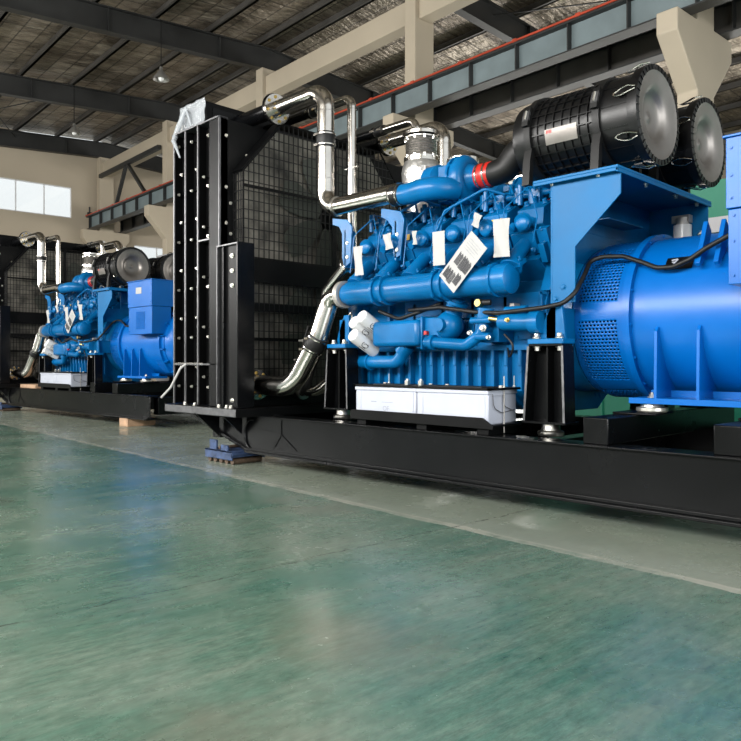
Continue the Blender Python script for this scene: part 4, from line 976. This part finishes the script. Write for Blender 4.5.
# --- batteries and hold-down
bt = None
for i, (x0, x1) in enumerate(((-4.363, -3.70), (-3.692, -3.03))):
    l = ('white battery box at the left end of the near tray', 'white battery box at the right end of the near tray, by the engine stand')[i]
    fl = ('white battery box at the left end of the distant tray', 'white battery box at the right end of the distant tray')[i]
    t = far(T('battery', l, 'battery', ((x0 + x1) / 2, 4.3, .56), 'white batteries'), fl)
    build(MB().box(x0, x1, 4.135, 4.48, .56, .775, 'white'), 'case', t, bevel=.012)
    build(MB().box(x0 - .004, x1 + .004, 4.128, 4.487, .772, .80, 'white'), 'lid', t, bevel=.006)
    for e in (x0 + .02, x1 - .07):
        mb = MB()
        mb.box(e, e + .045, 4.131, 4.136, .6, .765, 'white')
        build(mb, 'case_rib', t, bevel=.002)
    for e in (x0 + .08, x1 - .08): build(MB().cyl((e, 4.4, .8), (e, 4.4, .83), .016, 'cast', 12), 'terminal', t)
    if i == 0:
        cu = bpy.data.curves.new('case_print', 'FONT'); cu.body = 'QF'; cu.size = .055; cu.materials.append(K['faint'])
        q_ = bpy.data.objects.new('case_print', cu); COL.objects.link(q_); bpy.context.view_layer.update(); me_ = bpy.data.meshes.new_from_object(q_); bpy.data.objects.remove(q_); o = bpy.data.objects.new('case_print', me_); COL.objects.link(o); o.parent = t; o.location = (-.02, 4.1295 - 4.3 + .004, .605 - .56 + .01); o.rotation_euler = (PI / 2, 0, 0)
        build(MB().box(x0 + .18, x0 + .24, 4.133, 4.1345, .68, .688, 'faint').box(x0 + .3, x0 + .42, 4.133, 4.1345, .68, .684, 'faint'), 'print_line', t)
    else:
        build(MB().tube(fillet([(-3.035 + .012, 4.18, .775), (-3.015, 4.18, .68), (-3.015, 4.28, .64), (-3.015, 4.44, .66)], .05, 6), .003, 'ink', 6).tube(fillet([(-3.02, 4.3, .775), (-3.015, 4.3, .69), (-3.015, 4.42, .65)], .04, 6), .003, 'ink', 6).box(-3.028, -3.018, 4.18, 4.32, .765, .78, 'white'), 'rope_handle', t)
hd = far(T('battery_hold_down', 'black angle frame clamping the near white batteries', 'bracket', (-3.7, 4.3, .8)), 'black frame clamping the distant white batteries')
build(MB().box(-4.38, -3.0, 4.12, 4.15, .802, .818, 'dark').box(-4.38, -3.0, 4.46, 4.49, .802, .818, 'dark').box(-4.38, -4.35, 4.12, 4.49, .802, .818, 'dark').box(-3.03, -3.0, 4.12, 4.49, .802, .818, 'dark').box(-4.25, -3.15, 4.22, 4.4, .803, .822, 'rubber'), 'clamp_frame', hd, bevel=.002)
for (x, y) in ((-3.012, 4.30), (-3.06, 4.495), (-4.33, 4.495)):
    build(MB().cyl((x, y, .50), (x, y, .90), .004, 'cast', 6).bolt((x, y, .82), (0, 0, 1), .01, .012, 'bolt'), 'threaded_rod', hd)
for x in (-3.86, -3.72): build(MB().box(x - .015, x + .015, 4.2, 4.23, .82, .855, 'bolt').bolt((x, 4.215, .855), (0, 0, 1), .012, .015), 'cable_lug', hd)

# --- engine stands
def stand(x0, x1, f_, l, fl):
    t = far(T('engine_stand', l, 'stand', ((x0 + x1) / 2, f_(4.5), .49), 'black engine stands'), fl)
    y0, y1 = 4.36, 4.50
    def q(mb, X0, X1, ya, yb_, za, zb_, k='black'):
        a, c_ = sorted((f_(ya), f_(yb_))); mb.box(X0, X1, a, c_, za, zb_, k)
    mb = MB(); q(mb, x0 + .01, x1 - .01, y0, y1, 1.11, 1.125); build(mb, 'top_plate', t, bevel=.002)
    mb = MB(); q(mb, x0 - .04, x1 + .02, y0 - .01, y1 + .04, .575, .59); build(mb, 'foot_plate', t, bevel=.002)
    for s, (xt, xb_) in enumerate(((x0, x0 - .035), (x1 - .014, x1))):
        a, c_ = sorted((f_(y0), f_(y1)))
        mb = MB().prism([(xb_, .59), (xt, 1.11), (xt + .014, 1.11), (xb_ + .014, .59)], 'y', a, c_, 'black')
        e0, e1 = sorted((f_(y0 - .002), f_(y0))); mb.prism([(xb_ - .001, .59), (xt - .001, 1.11), (xt + .015, 1.11), (xb_ + .015, .59)], 'y', e0, e1, 'edge')
        build(mb, 'side_web', t)
    a, c_ = sorted((f_(y1 - .03), f_(y1 - .015))); mb = MB().box(x0 - .03, x1, a, c_, .59, 1.11, 'black'); xm = (x0 + x1) / 2; q(mb, xm - .006, xm + .006, y0 + .03, y1 - .03, .59, 1.11)
    build(mb, 'inner_web', t)
    for x in (x0 + .05, x1 - .05): build(MB().bolt((x, f_(4.41), 1.108), (0, 0, -1), .02, .03), 'bolt', t)
    mb = MB(); a = f_(4.44); mb.lathe([(.085, 0), (.09, .01), (.09, .03), (.065, .04), (.06, .085)], ((x0 + x1) / 2, a, .49), (0, 0, 1), 'steel2', 24); build(mb, 'rubber_mount', t)
stand(-2.86, -2.58, lambda y: y, 'open black steel stand under the engine, between batteries and alternator', 'black steel stand beside the distant alternator')
stand(-4.98, -4.72, lambda y: y, 'black steel stand left of the near white batteries', 'black steel stand left of the distant batteries')
stand(-2.86, -2.58, mir, 'rear black stand behind the alternator end of the near engine', 'rear black stand by the distant alternator')
stand(-4.98, -4.72, mir, 'rear black stand at the radiator end of the near engine', 'rear black stand at the distant radiator end')

# --- cable conduit over alternator
pts = [(-4.1, 4.5, 1.43), (-3.7, 4.42, 1.43), (-3.35, 4.40, 1.375), (-3.117, 4.39, 1.356), (-2.74, 4.38, 1.375), (-2.62, 4.43, 1.40), (-2.55, 4.47, 1.47), (-2.545, 4.60, 1.62), (-2.56, 4.69, 1.71), (-2.48, 4.72, 1.733), (-2.33, 4.72, 1.72), (-2.19, 4.70, 1.665), (-2.08, 4.68, 1.615), (-1.97, 4.67, 1.61), (-1.86, 4.67, 1.65), (-1.76, 4.67, 1.71), (-1.6, 4.66, 1.78), (-1.56, 4.66, 1.80)]
o = far(T1(MB().tube(fillet(pts, .12, 5), .016, 'rubber', 12), 'corrugated_cable', 'black corrugated cable running from the engine side over the near alternator', 'cable'), 'black cable arching onto the distant alternator')
# --- paper tags
def tagcard(c, w_, h_, rot, l, fl, lean=0.0, crumple=0):
    M_ = Matrix.Translation(c) @ Matrix.Rotation(rot, 4, 'Y') @ Matrix.Rotation(lean, 4, 'X')
    mb = MB(M_); n_ = 6; vs = []; fs = []
    for th in (0, .0015):
        for i in range(n_ + 1):
            for j in range(n_ + 1):
                vs.append(((i / n_ - .5) * w_, th + .008 * math.sin(i * 1.3 + j * .9) * (1 if crumple else .2), (j / n_ - .5) * h_))
    m1 = (n_ + 1) ** 2
    for i in range(n_):
        for j in range(n_):
            a = i * (n_ + 1) + j; f4 = (a, a + 1, a + n_ + 2, a + n_ + 1); fs.append(f4); fs.append(tuple(v + m1 for v in reversed(f4)))
    mb.add(vs, fs, 'paper'); t = far(T('paper_tag', l, 'paper tag', c, 'paper tags on the engine'), fl)
    build(mb, 'card', t, ang=80)
    return t, M_
tagcard((-4.567, 4.36, 1.875), .105, .25, .02, 'crumpled white paper tag at the radiator end of the near engine', 'crumpled white tag at the radiator end of the distant engine', .05, 1)
tagcard((-4.25, 4.40, 2.01), .085, .13, -.1, 'small pale paper tag tucked behind the second pipe bracket', 'small pale tag on the distant engine', .1, 1)
tagcard((-3.97, 4.42, 2.01), .045, .11, .1, 'tiny crumpled paper tag between the two middle engine heads', 'tiny crumpled tag on the distant engine', .1, 1)
tagcard((-3.63, 4.32, 1.875), .12, .26, .02, 'upright white paper tag left of the printed sheet', 'upright white tag left of the distant printed sheet', .05, 0)
tagcard((-3.05, 4.32, 1.885), .135, .27, .05, 'wide white paper tag at the alternator end of the engine', 'wide white tag near the distant alternator', .05, 1)
tagcard((-3.33, 4.40, 2.06), .07, .1, .5, 'little folded paper tag above the printed sheet', 'little folded tag above the distant printed sheet', .1, 1)
t, M_ = tagcard((-3.355, 4.262, 1.735), .2, .43, .80, 'large white sheet with blocks of black print hanging diagonally on the engine', 'white printed sheet hanging diagonally on the distant engine', .0, 0)
mb = MB(M_)
for (cx, cz, ww, hh) in ((-.05, -.14, .06, .09), (.0, -.145, .05, .1), (.055, -.12, .05, .09), (-.04, -.0, .05, .1), (.012, .0, .045, .11), (.06, -.0, .045, .1)):
    k = 0
    while k * .0085 < ww:
        mb.box(cx - ww / 2 + k * .0085, cx - ww / 2 + k * .0085 + .0055, -.0035, -.002, cz - hh / 2, cz + hh / 2 - (k % 3) * .008, 'ink'); k += 1
for k in range(5): mb.box(-.07, .07 - .02 * (k % 2), -.0032, -.002, .09 + .02 * k, .092 + .02 * k, 'faint')
build(mb, 'printed_text', t)
for (a, c_) in (((-3.27, 4.262, 1.86), (-3.33, 4.5, 2.1)), ((-3.63, 4.32, 2.0), (-3.55, 4.5, 2.15)), ((-3.05, 4.32, 2.01), (-3.15, 4.55, 2.2)), ((-4.567, 4.36, 2.0), (-4.6, 4.55, 2.15))):
    pass

# ---------------------------------------------------------------- copy: the distant generator set
near_things = list(GEN)
def copy_tree(o, parent=None):
    c = o.copy(); COL.objects.link(c); c.parent = parent
    for ch in o.children: copy_tree(ch, c)
    return c
yaw = .02; piv = Vector((-4, 5, 0)); dd = Vector((-9.8, 1.1, 0)); R2 = Matrix.Rotation(yaw, 3, 'Z')
for o in near_things:
    c = copy_tree(o); c.location = R2 @ (o.location - piv) + piv + dd; c.rotation_euler.z = yaw; c['label'] = FAR[o.name]

# ---------------------------------------------------------------- loose things
def dolly(x, y, rz, l):
    t = thing('machinery_skate', l, 'dolly', (0, 0, 0), 'blue machinery skates')
    build(MB().box(-.24, .24, -.2, -.19, .045, .13, 'dblue').box(-.24, .24, .19, .2, .045, .13, 'dblue').box(-.24, .24, -.2, .2, .115, .13, 'dblue').box(.225, .24, -.2, .2, .07, .115, 'dblue'), 'frame', t, bevel=.003)
    for xx, zt2 in ((-.17, .225), (.03, .185)):
        for yy2 in (-.19, .17): build(MB().box(xx, xx + .12, yy2, yy2 + .02, .115, zt2, 'dblue'), 'bearing_lug', t, bevel=.002)
    build(MB().cyl((-.02, -.175, .15), (-.02, .175, .15), .016, 'rust', 10), 'pivot_pin', t)
    build(MB().cyl((.235, -.2, .1), (.235, .2, .1), .014, 'dblue', 10), 'tow_bar', t)
    for k in range(5): build(MB().cyl((-.2 + .1 * k, -.17, .03), (-.2 + .1 * k, .17, .03), .03, 'rust', 16), 'roller', t)
    t.location = (x, y, 0); t.rotation_euler.z = rz
dolly(-6.2, 4.2, 0, 'blue steel machinery skate with rollers under the near radiator end')
p = R2 @ (Vector((-6.2, 4.2, 0)) - piv) + piv + dd
dolly(p.x, p.y, yaw, 'dark blue machinery skate under the distant radiator, at the left edge')
def loc2(x, y, z): q = R2 @ (Vector((x, y, 0)) - piv) + piv + dd; return Vector((q.x, q.y, z))
p = loc2(-1.0, 4.2, 0)
tag(build(MB().box(p.x - .14, p.x + .14, p.y - .12, p.y + .35, 0, .126, 'wood'), 'timber_block', bevel=.005), 'squared timber block on the floor under the distant skid', 'timber')
p = loc2(-5.2, 4.25, .492)
tag(build(MB().box(p.x - .35, p.x + .45, p.y - .05, p.y + .25, .492, .56, 'wood'), 'timber_plank', bevel=.005), 'pale timber plank lying on the distant skid left of its batteries', 'timber')
# timber / steel packers under the near skid outside the view hold it off the floor
for (x, y, l_) in ((-.9, 4.2, 'timber block under the near skid, right of the picture'), (-.9, 6.28, 'timber block under the rear rail, alternator end of the near skid'), (-5.7, 6.28, 'timber block under the rear rail, radiator end of the near skid')):
    tag(build(MB().box(x - .12, x + .12, y - .12, y + .12, 0, .128, 'wood'), 'timber_block', bevel=.005), l_, 'timber', 'timber blocks under the near skid')
# white tube hanging from radiator side, plastic film on its top corner
tag(build(MB().tube(fillet([(-6.60, 3.88, .98), (-6.64, 3.84, .94), (-6.80, 3.82, .74), (-6.96, 3.80, .63)], .1, 6), .012, 'paper', 10), 'drain_tube'), 'short white plastic tube dangling from the near radiator side', 'tube')
mb = MB(); vs = []; fs = []; nn = 14
for i in range(nn + 1):
    for j in range(nn + 1):
        u = i / nn; v = j / nn
        x = -6.93 + .50 * u; z = 3.39 + .29 * v - .0; y = 4.0 - .012 * math.sin(u * 17 + v * 5) * math.sin(v * 9 + u * 4) - .008
        vs.append((x, y, z))
for i in range(nn):
    for j in range(nn): a = i * (nn + 1) + j; fs.append((a, a + 1, a + nn + 2, a + nn + 1))
mb.add(vs, fs, 'film')
mb.tube([(-6.75, 3.96, 3.62), (-6.84, 3.93, 3.45), (-6.86, 3.885, 3.3), (-6.72, 3.88, 3.1)], [.02, .03, .025, .008], 'film', 8)
mb.tube([(-6.75, 3.96, 3.64), (-6.7, 3.96, 3.55), (-6.62, 3.95, 3.42)], [.015, .012, .01], 'film', 8)
o = build(mb, 'plastic_film', ang=80); tag(o, 'crumpled clear plastic film wrapped on the near radiator top corner', 'plastic film')
sd = o.modifiers.new('thick', 'SOLIDIFY'); sd.thickness = .002
# green partition and grey cabinet behind
mb = MB().box(-6.5, 4, 10.0, 10.08, .0, 3.4, 'green')
x = -6.5
while x < 4: mb.box(x, x + .05, 9.97, 10.0, 0, 3.4, 'green'); x += 1.2
mb.box(-6.5, 4, 9.94, 10.0, 2.7, 2.9, 'gcab')
tag(build(mb, 'green_partition'), 'green sheet-metal partition standing behind the near alternator', 'partition')
t = thing('steel_cabinet', 'plain grey steel cabinet behind the distant blue control box', 'cabinet', (-16.2, 9.3, 0))
build(MB().box(-16.75, -15.9, 9.0, 10.0, .05, 3.65, 'gcab'), 'body', t, bevel=.01); build(MB().box(-16.7, -15.95, 8.985, 9.0, .1, 3.6, 'gcab'), 'door', t, bevel=.005)
build(MB().box(-16.7, -15.95, 9.05, 9.95, 0, .05, 'dark'), 'plinth', t)
